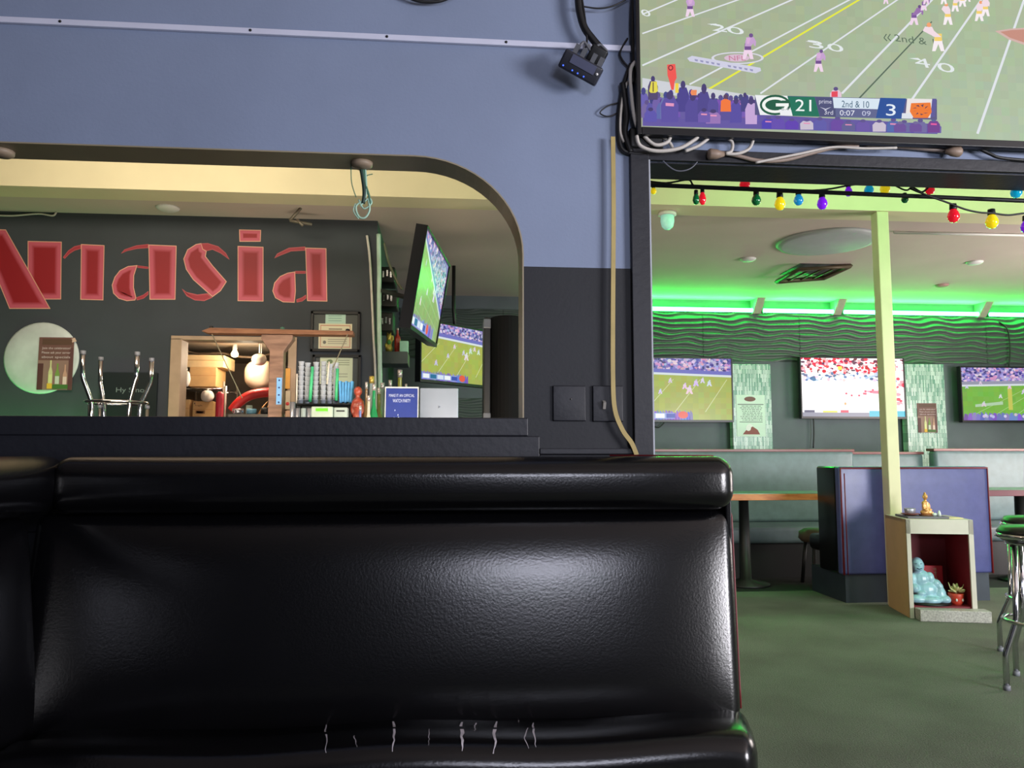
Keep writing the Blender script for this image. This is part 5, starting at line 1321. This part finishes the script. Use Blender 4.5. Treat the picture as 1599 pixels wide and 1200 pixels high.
# wooden T stand
T0 = on_bar(432, 4.95)
t = thing('wooden_stand', 'brown wooden T-shaped stand with long crossbar before the kitchen doorway', 'stand', T0)
M_tw = wood('stand_wood', (112, 84, 70), (142, 110, 92), .5)
zf = zat(430, 524, 4.95); zn = zat(430, 545, 4.95)
hw1, hw2 = 23.5/1200*4.95, 10.5/1200*4.95
m = MB(); out_ = [(-hw2, ZB+.02), (hw2, ZB+.02), (hw2, zn-.02), (hw1, zf-.03), (hw1, zf), (-hw1, zf), (-hw1, zf-.03), (-hw2, zn-.02)]
m.prism(out_, lambda u, v, k: Vector((T0.x+u, 4.91+.08*k, v))); m.build('column', M_tw, t, bevel=.004)
a, b = at(318, 514, 4.95), at(553, 521, 4.95); zz = (a.z+b.z)/2
m = MB(); m.prism([(a.x, zf+.014), (a.x+.04, zf+.002), (b.x, zf+.002), (b.x+.0, zf+.028), (a.x+.05, zf+.036)], lambda u, v, k: Vector((u, 4.90+.10*k, v))); m.build('crossbar', wood('bar_wood', (104, 66, 44), (132, 90, 62), .5), t, bevel=.003)
m = MB(); m.bb(T0.x-.12, T0.x+.12, 4.85, 5.05, ZB, ZB+.02); m.build('foot', M_tw, t)
pl = at(436, 588, 4.9); m = MB(); m.bb(pl.x-.016, pl.x+.016, 4.905, 4.91, zat(436, 632, 4.9), zat(436, 590, 4.9)); lev = m.build('thermometer', mat('blue_strip', (120, 170, 220), .4), t)
for k in range(4):
    m = MB(); m.lathe([(.006, 0), (.004, .002), (0, .002)], (pl.x, 4.905, zat(436, 594+k*11.5, 4.9)), 8, 'Y'); m.build('dot', mat('navy_dot', (30, 50, 110), .4), lev)
for x in (330, 441, 543):
    q = at(x, 511, 4.95); m = MB(); m.lathe([(.012, 0), (.015, .006), (.012, .018), (0, .022)], (q.x, 4.95, zf+.034 if x < 500 else zf+.028), 8); m.build('knob', M_blkd if x != 441 else M_gw, t)
for (xa, ya, xb, yb) in ((331, 522, 378, 622), (543, 522, 520, 575)):
    m = MB(); m.tube([at(xa, ya, 4.9), at(xb, yb, 4.9)], .0035, 5); m.build('string', mat('twine', (120, 112, 90), .7), t)
# rack of stacked plastic cups
R0 = on_bar(497, 5.0); zr = zat(497, 632, 5.0)
t = thing('cup_rack', 'low dark wire rack carrying the stacks of clear cups', 'rack', R0)
m = MB(); xa, xb = xat(462, 5.0), xat(549, 5.0)
m.bb(xa, xb, 4.9, 5.1, zr-.008, zr); m.build('shelf', M_blkd, t)
for x in (xa+.01, xb-.01):
    for y in (4.91, 5.09): m = MB(); m.tube([(x, y, ZB), (x, y, zr)], .006, 6); m.build('post', M_blkd, t)
M_cup = mat('clear_cup', (196, 202, 214), .15, var=.1, scale=60, alpha=.8)
tops = {470: 565, 480: 567, 493: 566, 505: 565, 515: 569, 524: 567}
for i, (px_, yt) in enumerate(tops.items()):
    x = xat(px_, 5.0, 600); zt2 = zat(px_, yt, 5.0); n_ = 9; st = thing('cup_stack', 'column of nested clear cups, '+['next to the wooden stand', 'second from the wooden stand', 'third from the wooden stand', 'fourth from the wooden stand', 'second from the blue napkins', 'next to the blue napkins'][i], 'cups', (x, 5.0, zr), 0, 'stacks of clear cups')
    hh = (zt2-zr)/n_
    for k in range(n_):
        m = MB(); z = zr+k*hh+.0005; m.lathe([(.014, z-zr), (.018, z-zr+hh*.86), (.0205, z-zr+hh*.90), (.0205, z-zr+hh*.98), (.017, z-zr+hh*.98)], (x, 5.0, zr), 12); m.build('cup', M_cup, st)
for (xa_, ya, xb_, yb, mm, lb) in ((484, 628, 488, 573, M_gw, 'green'), (525, 626, 527, 576, M_gw, 'green'), (463, 630, 464, 584, M_mw, 'cream'), (511, 600, 514, 565, M_mw, 'cream')):
    m = MB(); m.tube([at(xa_, ya, 4.96), at(xb_, yb, 4.96)], .010 if lb == 'green' else .005, 8)
    tag(m.build('straw', mat('green_straw', (70, 190, 130), .4) if lb == 'green' else mat('cream_straw', (226, 214, 200), .4)), {484: 'fat green sleeve of straws between the cup columns', 525: 'fat green sleeve of straws beside the blue napkins', 463: 'thin cream stirrer beside the wooden stand', 511: 'thin cream stirrer standing among the cup columns'}[xa_], 'straw', lb+' straws')
q = at(541, 612, 4.97); t = thing('napkin_holder', 'bundle of blue paper napkins standing beside the cups', 'napkins', (q.x, 4.97, zr))
for k in range(5):
    m = MB(); x = q.x-.035+k*.017; m.box((x, 4.97, zat(541, 613, 4.97)), (.014, .06, zat(541, 597+(k % 2)*3, 4.97)-zat(541, 631, 4.97)), Matrix.Rotation(R(-3+k*1.5), 3, 'Y')); m.build('napkin', mat('blue_paper', (80, 150, 206), .7, var=.15, scale=30), t)
# register with green display under the rack
q = at(505, 642, 4.85); t = thing('cash_register', 'pale cash register with green display under the cup rack', 'register', (q.x, 4.85, ZB))
m = MB(); m.rbox((q.x, 4.84, (ZB+zat(505, 636, 4.85))/2), (.13, .10, zat(505, 636, 4.85)-ZB), .008, 2, 1); m.build('housing', mat('register_grey', (176, 190, 176), .5), t)
m = MB(); z_ = zat(505, 640.5, 4.8); m.bb(q.x-.036, q.x+.036, 4.785, 4.79, z_-.009, z_+.009); m.build('display', mat('green_display', (90, 190, 30), .4, var=0, emit=(90, 190, 30), estr=.5), t)
q = at(533, 643, 4.85); t = thing('card_terminal', 'small pale card terminal beside the register', 'terminal', (q.x, 4.85, ZB))
m = MB(); m.rbox((q.x, 4.85, (ZB+zat(533, 637, 4.85))/2), (.085, .07, zat(533, 637, 4.85)-ZB), .008, 2, 1); m.build('housing', mat('terminal_grey', (166, 180, 174), .5), t)
m = MB(); z_ = zat(533, 642, 4.8); m.bb(q.x-.025, q.x+.025, 4.81, 4.815, z_-.004, z_+.004); m.build('display', M_blkd, t)
M_gl = mat('clear_glass', (190, 206, 206), .08, var=.05, alpha=.55); M_jig = mat('steel_cup', (180, 184, 196), .2, .8, var=0)
for px_, lb in ((457, 'beside the wooden stand'), (465, 'second from the wooden stand'), (474, 'in front of the cup rack'), (483, 'beside the register')):
    x = xat(px_, 4.8, 640); h_ = zat(px_, 628 if px_ == 457 else 638, 4.8)-ZB
    m = MB(); m.lathe([(.013, 0), (.014, h_*.5), (.016, h_), (.014, h_), (.011, .02), (0, .02)], (x, 4.8, ZB), 14); tag(m.build('tall_glass', M_jig if px_ % 2 else M_gl), 'tall bar glass '+lb, 'glass', 'glasses on the bar')
# figurine and bottles
q = on_bar(559, 4.9); t = thing('red_figurine', 'red and brown carved figurine beside the glass bottles', 'figurine', q); m = MB(); z9 = zat(559, 604, 4.9)-ZB
for c_, r_ in [((0, 0, z9-.03), (.027, .026, .032)), ((0, 0, z9-.055), (.016, .016, .03)), ((0, 0, z9-.105), (.040, .028, .035)), ((0, 0, z9-.17), (.034, .028, .07)), ((.032, -.012, z9-.14), (.012, .013, .04)), ((-.032, -.012, z9-.14), (.012, .013, .04)), ((0, 0, (z9-.17)/2), (.042, .036, (z9-.15)/2)), ((0, 0, .015), (.05, .042, .015))]: m.ball(q+Vector(c_), r_, None, 12, 8)
o = m.build('body', mat('red_lacquer', (150, 62, 44), .35, var=.4, scale=30), t, fixn=False); remesh(o, .006, 2)
BT = [(572, 597, .020, mat('amber_glass', (150, 120, 80), .1, var=0, alpha=.75), 'tall amber bottle beside the red figurine', 4.95), (580, 588, .034, M_gl, 'clear round-shouldered bottle with gold cap among the bar bottles', 5.05), (584, 600, .026, mat('green_glass', (40, 150, 90), .1, var=0, alpha=.8), 'green glass bottle among the bar bottles', 4.92), (592, 606, .027, mat('olive_glass', (120, 124, 70), .1, var=0, alpha=.8), 'olive bottle next to the blue sign', 4.98), (576, 618, .022, mat('pale_glass', (210, 206, 186), .1, var=0, alpha=.7), 'short pale bottle in front of the bar bottles', 4.84), (597, 598, .028, mat('grey_glass', (150, 160, 150), .1, var=0, alpha=.7), 'tall smoky bottle behind the blue sign', 5.12), (563, 634, .018, mat('blue_glass', (110, 130, 190), .1, var=0, alpha=.8), 'short blue bottle below the red figurine', 4.82), (609, 594, .026, mat('teal_glass', (90, 140, 116), .1, var=0, alpha=.85), 'teal bottle rising behind the blue sign', 5.2), (624, 578, .034, mat('lime_glass', (150, 150, 66), .15, var=0, alpha=.9), 'tall yellow-green bottle behind the blue sign', 5.22), (634, 600, .016, M_gl, 'slim clear bottle between blue sign and silver screen', 5.10)]
for px_, yt, r_, mm, lb, D in BT:
    q = on_bar(px_, D); bottle('liquor_bottle', lb, q.x, D, ZB, r_*1.2, zat(px_, yt, D)-ZB, mm, M_gold if 'gold' in lb else MATS['silver_cap'], band=M_paper if r_ > .025 else None)
# blue sign
fn0 = quad_fn(601, 606, 652, 690, 4.85)
a_, b_ = fn0(0, 0, 0), fn0(1, 1, 0); a_.z = ZB
fn = lambda u, v, k: Vector((a_.x+(b_.x-a_.x)*u, 4.85-.0006*k+.03*v, a_.z+.008+(b_.z-a_.z-.008)*v))
t = thing('blue_sign', 'blue party sign in white frame standing on the bar', 'sign', (a_.x/2+b_.x/2, 4.87, ZB)); m = MB()
for sh, mm, nm, e in ((.004, M_wht, 'backing', .03), (0, mat('royal_blue', (36, 56, 140), .45), 'panel', 0)):
    p4 = [fn(-e, -.005 if e else .01, 0), fn(1+e, -.005 if e else .01, 0), fn(1+e, 1+e*.6, 0), fn(-e, 1+e*.6, 0)]; off = Vector((0, sh, 0)); n_ = Vector((0, .006, 0))
    m = MB(); m.add([q_+off for q_ in p4]+[q_+off+n_ for q_ in p4], [(0,1,2,3),(7,6,5,4),(0,4,5,1),(1,5,6,2),(2,6,7,3),(3,7,4,0)]); m.build(nm, mm, t)
m = MB(); m.bb(a_.x, b_.x, 4.85, 4.93, ZB, ZB+.008); m.build('foot', M_wht, t)
P = Paint(fn); P.k = 2; WB = (196, 206, 236)
P.text('MAKE IT AN OFFICIAL', .1, .895, .8, 0, 0, .035, WB); P.text('WATCH PARTY', .22, .83, .56, 0, 0, .04, WB)
rnd = random.Random(8)
for i in range(26): P.ell(.12+rnd.random()*.76, .1+rnd.random()*.66, .012+rnd.random()*.018, .006+rnd.random()*.008, WB, 6)
P.build('lettering', PRINT, t)
# silver touchscreen seen from behind
a_, b_ = at(655, 652, 5.0), at(716, 606, 5.0)
t = thing('silver_screen', 'silver back of a touchscreen terminal on the bar', 'screen', ((a_.x+b_.x)/2, 5.0, ZB))
zc = b_.z-.22; m = MB(); m.rbox(((a_.x+b_.x)/2, 5.02, b_.z-.115), (b_.x-a_.x, .02, .23), .008, 2, 1, Matrix.Rotation(R(-6), 3, 'X')); m.build('back_cover', mat('silver_plastic', (170, 178, 198), .4, .2, var=.03), t)
m = MB(); m.tube([((a_.x+b_.x)/2, 5.05, ZB), ((a_.x+b_.x)/2, 5.04, b_.z-.10)], .018, 8); m.build('stem', M_chrome, t)
m = MB(); m.lathe([(.09, 0), (.09, .012), (.03, .02)], ((a_.x+b_.x)/2, 5.05, ZB), 20); m.build('foot', mat('silver_plastic', (1, 1, 1)), t)
m = MB(); m.lathe([(.010, 0), (.008, .002), (0, .002)], ((a_.x+b_.x)/2, 5.003, b_.z-.125), 3, 'Y'); m.build('emblem', mat('emblem_grey', (120, 128, 150), .3), t)
# black speaker column
a_, b_ = at(755, 600, 5.0), at(817, 497, 5.0)
t = thing('speaker_column', 'tall black rounded speaker with grey edge panel on the bar end', 'speaker', ((a_.x+b_.x)/2, 5.05, ZB))
w = b_.x-a_.x; cx = a_.x+w/2+.025; rad = w/2-.02
m = MB(); pf = [(rad*math.cos(PI*i/14), -rad*1.15*math.sin(PI*i/14)) for i in range(15)]+[(-rad, .16), (rad, .16)]
m.prism([(x, y) for x, y in pf], lambda u, v, k: Vector((cx+u, 5.02+v, ZB+.006+(b_.z-ZB-.006)*k))); ob = m.build('grille', mat('speaker_black', (5, 5, 7), .7, spec=.12), t, bevel=.006)
m = MB(); m.bb(cx-rad-.045, cx-rad, 4.98, 5.17, ZB+.01, b_.z-.001); m.build('edge_panel', mat('speaker_grey', (24, 25, 28), .45), t, bevel=.008)
for z0_, z1_ in ((b_.z-.075, b_.z-.012), (zat(758, 650, 5.0)-.06, zat(758, 650, 5.0)+.02)):
    m = MB(); m.bb(cx-rad-.048, cx-rad+.002, 4.975, 5.0, z0_, z1_); m.build('corner_cap', mat('cap_grey', (86, 90, 98), .4), t, bevel=.006)

# ================================================================== KITCHEN
M_card = mat('cardboard', (206, 164, 108), .75, var=.08, scale=12); M_tape = mat('box_tape', (190, 140, 84), .4)
KS = 7.0
def kbox(label, x0, x1, y0, y1, D, dp, txt=None, m_=None):
    a, b = at(x0, y1, D), at(x1, y0, D)
    t = thing('cardboard_box', label, 'box', ((a.x+b.x)/2, D+dp/2, a.z), 0)
    m = MB(); m.bb(a.x, b.x, D, D+dp, a.z, b.z); m.build('carton', m_ or M_card, t, bevel=.004)
    m = MB(); m.bb(a.x, b.x, D-.001, D, (a.z*.42+b.z*.58)-.004, (a.z*.42+b.z*.58)+.002); m.build('flap_seam', M_tape, t)
    if txt:
        fn = lambda u, v, k: Vector((a.x+(b.x-a.x)*u, D-.002, a.z+(b.z-a.z)*v)); P = Paint(fn)
        P.text(txt, .12, .72, .35, 0, 0, .10, (80, 60, 50)); P.rect(.15, .35, .62, .52, (150, 110, 76)); P.rect(.2, .38, .55, .48, (96, 72, 56)); P.ell(.1, .88, .03, .05, (80, 60, 50), 8); P.build('print', PRINT, t)
    return t
ka = at(292, 604, KS); kb = at(347, 604, KS)
# wire shelving unit
t = thing('wire_shelf', 'steel wire shelving unit holding cartons in the kitchen', 'shelf', ((ka.x+kb.x)/2, KS+.2, 0))
z1k = zat(320, 605, KS); z2k = zat(320, 652, KS)-.12
for z in (z1k-.015, z2k):
    m = MB()
    for y in (KS-.02, KS+.42): m.tube([(ka.x-.05, y, z), (kb.x+.02, y, z)], .008, 6)
    for k in range(12): x = ka.x-.05+(kb.x-ka.x+.07)*k/11; m.tube([(x, KS-.02, z+.005), (x, KS+.42, z+.005)], .004, 4)
    m.build('shelf', M_chrome, t)
for x in (ka.x-.05, kb.x+.02):
    for y in (KS-.02, KS+.42): m = MB(); m.tube([(x, y, 0), (x, y, z1k+.05)], .012, 7); m.build('post', M_chrome, t)
zb_ = z1k-.003
def kz(label, x0, x1, y0, z0_, D, dp, **k):
    return kbox(label, x0, x1, y0, 710-(z0_-CZ)*1200/D*1.0, D, dp, **k)
kbox('tan carton standing on the kitchen wire shelf', 295, 338, 574, 604, KS, .3)
kbox('long pale carton laid across the top of the tan carton', 283, 350, 555, 573.5, KS+.02, .36, None, mat('pale_card', (226, 196, 146), .75))
kbox('printed carton on the lower kitchen shelf', 300, 333, 627, 657, KS, .28, 'Fragile')
kbox('narrow tan carton beside the printed carton', 286, 296, 624, 657, KS+.02, .28)
def bag(label, x, y, rx, ry, D, m_, knot=True):
    c_ = at(x, y, D); r1, r2 = rx/1200*D, ry/1200*D; rnd = random.Random(int(x)); m = MB(); n = 26; prof = []
    t = thing('plastic_bag', label, 'bag', (c_.x, D, c_.z-r2)); vs = []; fs = []; NV = 14
    for j in range(NV+1):
        th_ = PI*j/NV
        for i in range(n):
            a = 2*PI*i/n; k = 1+.08*math.sin(a*7+j*.4)*(1-j/NV)+.04*math.sin(a*3+j)
            vs.append(c_+Vector((r1*math.sin(th_)**.8*math.cos(a)*k, r1*.8*math.sin(th_)**.8*math.sin(a)*k, r2*math.cos(th_))))
    for j in range(NV):
        for i in range(n): fs.append((j*n+i, (j+1)*n+i, (j+1)*n+(i+1) % n, j*n+(i+1) % n))
    m.add(vs, fs, None, True); m.build('bag', m_, t)
    if 'hang' in label or 'roll' in label:
        m = MB(); m.tube([c_+Vector((0, 0, r2*.9)), Vector((c_.x, D, 2.125))], .005, 6); m.build('hanger', M_wcab, t)
    if knot:
        m = MB(); m.lathe([(r1*.16, 0), (r1*.1, r2*.12), (r1*.3, r2*.35), (r1*.05, r2*.36)], c_+Vector((0, 0, r2*.93)), 9); m.build('knot', m_, t)
    return t
M_bag = mat('white_bag', (226, 218, 206), .45, var=.06, scale=20)
bag('big crumpled white sack hanging in the kitchen', 407, 586, 24, 23, KS+.2, mat('sack', (196, 178, 156), .5, var=.1, scale=10), True)
bag('bright white roll of bags above the crumpled sack', 405, 562, 11, 9, KS-.06, M_bag, False)
bag('white tied bag on the printed carton', 324, 619, 9.5, 9, KS-.03, M_bag)
bag('small white bag hanging at the kitchen door frame', 291, 592, 6, 12, KS-.1, M_bag)
m = MB(); m.tube(smooth_path([at(x, y, 6.9) for x, y in ((362, 642), (372, 630), (388, 619), (405, 614.5), (424, 613), (440, 614))], 6), .042, 10); tag(m.build('red_hose', mat('red_rubber', (200, 34, 34), .4)), 'fat red hose arching through the kitchen', 'hose')
m = MB(); m.tube(smooth_path([at(x, y, 7.4) for x, y in ((286, 547), (310, 553), (345, 552), (372, 557), (400, 558), (425, 553))], 6), .012, 6); tag(m.build('cable', mat('brown_wire', (110, 92, 76), .6)), 'brown wire sagging below the kitchen ceiling', 'cable')
q = at(367, 540, 7.3); t = thing('ceiling_bulb', 'bare glowing bulb under the kitchen ceiling', 'lamp', (q.x, 7.3, 2.02))
m = MB(); m.lathe([(.02, 2.12), (.022, 2.08), (.018, 2.07)], (q.x, 7.3, 0), 12); m.build('socket', M_wht, t)
m = MB(); m.lathe([(.016, 2.07), (.034, 2.035), (.03, 2.01), (0, 1.998)], (q.x, 7.3, 0), 14); m.build('bulb', mat('warm_bulb', (255, 230, 180), .3, var=0, emit=(255, 226, 170), estr=6), t)
# clutter along the kitchen bench
t = thing('kitchen_bench', 'steel kitchen bench behind the doorway', 'bench', (at(400, 660, 6.75).x, 6.95, 0))
xa, xb = xat(360, 6.8), xat(452, 6.8); zkb = zat(400, 648, 6.8)
m = MB(); m.bb(xa, xb, 6.68, 7.2, zkb-.03, zkb); m.build('worktop', mat('steel_top', (150, 146, 142), .3, .8, var=.05), t)
for x in (xa+.03, xb-.03):
    for y in (6.72, 7.16): m = MB(); m.bb(x-.02, x+.02, y-.02, y+.02, 0, zkb-.03); m.build('leg', MATS['steel_top'], t)
def pot_(name, label, px_, r_, h_, m_, D=6.8):
    x = xat(px_, D, 640); m = MB(); m.lathe([(r_*.8, 0), (r_, h_*.4), (r_*.9, h_), (r_*.8, h_), (r_*.8, h_*.2), (0, h_*.2)], (x, D, zkb), 16); tag(m.build(name, m_), label, name.replace('_', ' '))
pot_('steel_bowl', 'small steel bowl on the kitchen bench', 372, .05, .05, M_jig); pot_('blue_tub', 'blue tub on the kitchen bench', 393, .045, .05, mat('blue_tub', (96, 150, 180), .4)); pot_('cream_jug', 'cream jug on the kitchen bench', 389, .03, .09, M_paper, 6.95); pot_('black_pot', 'black pot on the kitchen bench', 416, .05, .06, M_blkd)
for px_, h_ in ((404, .13), (411, .18)):
    x = xat(px_, 7.08); m = MB(); yy = 7.02+(.08 if px_ > 405 else 0); m.tube([(x, yy, zkb), (x+.04, yy, zkb+h_*.6), (x+.08, yy, zkb+h_)], .012, 6, taper=[1, .8, .4]); tag(m.build('ladle', wood('ladle_wood', (190, 130, 80), (206, 150, 96))), ('short' if px_ == 404 else 'long')+' wooden ladle leaning on the kitchen bench', 'ladle', 'wooden ladles')
x = xat(341, 6.75); t = thing('red_cylinder', 'slim red and chrome cylinder beside the kitchen wire shelf', 'cylinder', (x, 6.75, 0))
m = MB(); m.lathe([(.035, 0), (.035, zat(341, 612, 6.75)-.02), (.012, zat(341, 612, 6.75))], (x, 6.75, 0), 14); m.build('tank', mat('red_tank', (170, 40, 56), .4), t)
m = MB(); m.tube([(x+.05, 6.72, .0), (x+.05, 6.72, zat(347, 604, 6.75))], .012, 8); m.build('chrome_pipe', M_chrome, t)
# packets hung on the far door frame
for y0, y1, mm, lb in ((575, 608, mat('orange_packet', (226, 160, 70), .5), 'orange packet hung beside the kitchen doorway'), (610, 640, mat('cream_packet', (200, 180, 150), .5), 'cream packet with red dot beside the kitchen doorway'), (641, 660, mat('pink_packet', (206, 160, 130), .5), 'pinkish packet lowest beside the kitchen doorway')):
    a, b = at(445, y1, LW-.035), at(453.5, y0, LW-.035); t = thing('packet', lb, 'packet', ((a.x+b.x)/2, LW-.03, a.z)); m = MB(); m.rbox(((a.x+b.x)/2, LW-.030, (a.z+b.z)/2), (b.x-a.x, .016, b.z-a.z-.004), .005, 2, 1); m.build('pouch', mm, t)
    if y0 == 610:
        m = MB(); m.lathe([(.014, 0), (.012, .003), (0, .003)], ((a.x+b.x)/2, LW-.038, a.z+.045), 12, 'Y'); m.build('dot', M_pipe if False else mat('red_dot', (200, 50, 50), .5), t)

# ================================================================== MORE STOOLS
ZBC = .70
t = thing('back_counter', 'low back counter under the silver moon disc', 'counter', (-3.0, 5.72, 0))
m = MB(); m.bb(-3.9, -2.3, 5.46, 5.96, ZBC-.04, ZBC); m.build('worktop', MATS['dark_bar_wood'], t, bevel=.006)
for k in range(3):
    m = MB(); x = -3.88+k*.525; m.bb(x, x+.515, 5.50, 5.95, .08, ZBC-.04); d_ = m.build('cabinet_door', M_blk, t, bevel=.004)
    m = MB(); m.bb(x+.43, x+.45, 5.485, 5.50, .45, .58); m.build('handle', M_chrome, d_)
m = MB(); m.bb(-3.88, -2.32, 5.55, 5.94, 0, .08); m.build('plinth', M_blkd, t)
s1 = copy_tree(s0, flip(xat(187, 5.7, 630), 5.70, R(12), ZBC), 'chrome bar stool upturned on the low back counter, only its feet above the sill')
s1['group'] = GS; s0['group'] = GS
s2 = stool('black and chrome bar stool standing near the granite slab', GS)
s2.matrix_world = Matrix.Translation((xat(1567, 3.5, 1000)+.225, 3.5, 0)) @ Matrix.Rotation(R(135), 4, 'Z')
s3 = copy_tree(s2, Matrix.Translation((xat(1573, 4.05, 800)+.19, 4.05, 0)) @ Matrix.Rotation(R(100), 4, 'Z'), 'black and chrome bar stool standing behind the stool near the granite slab')
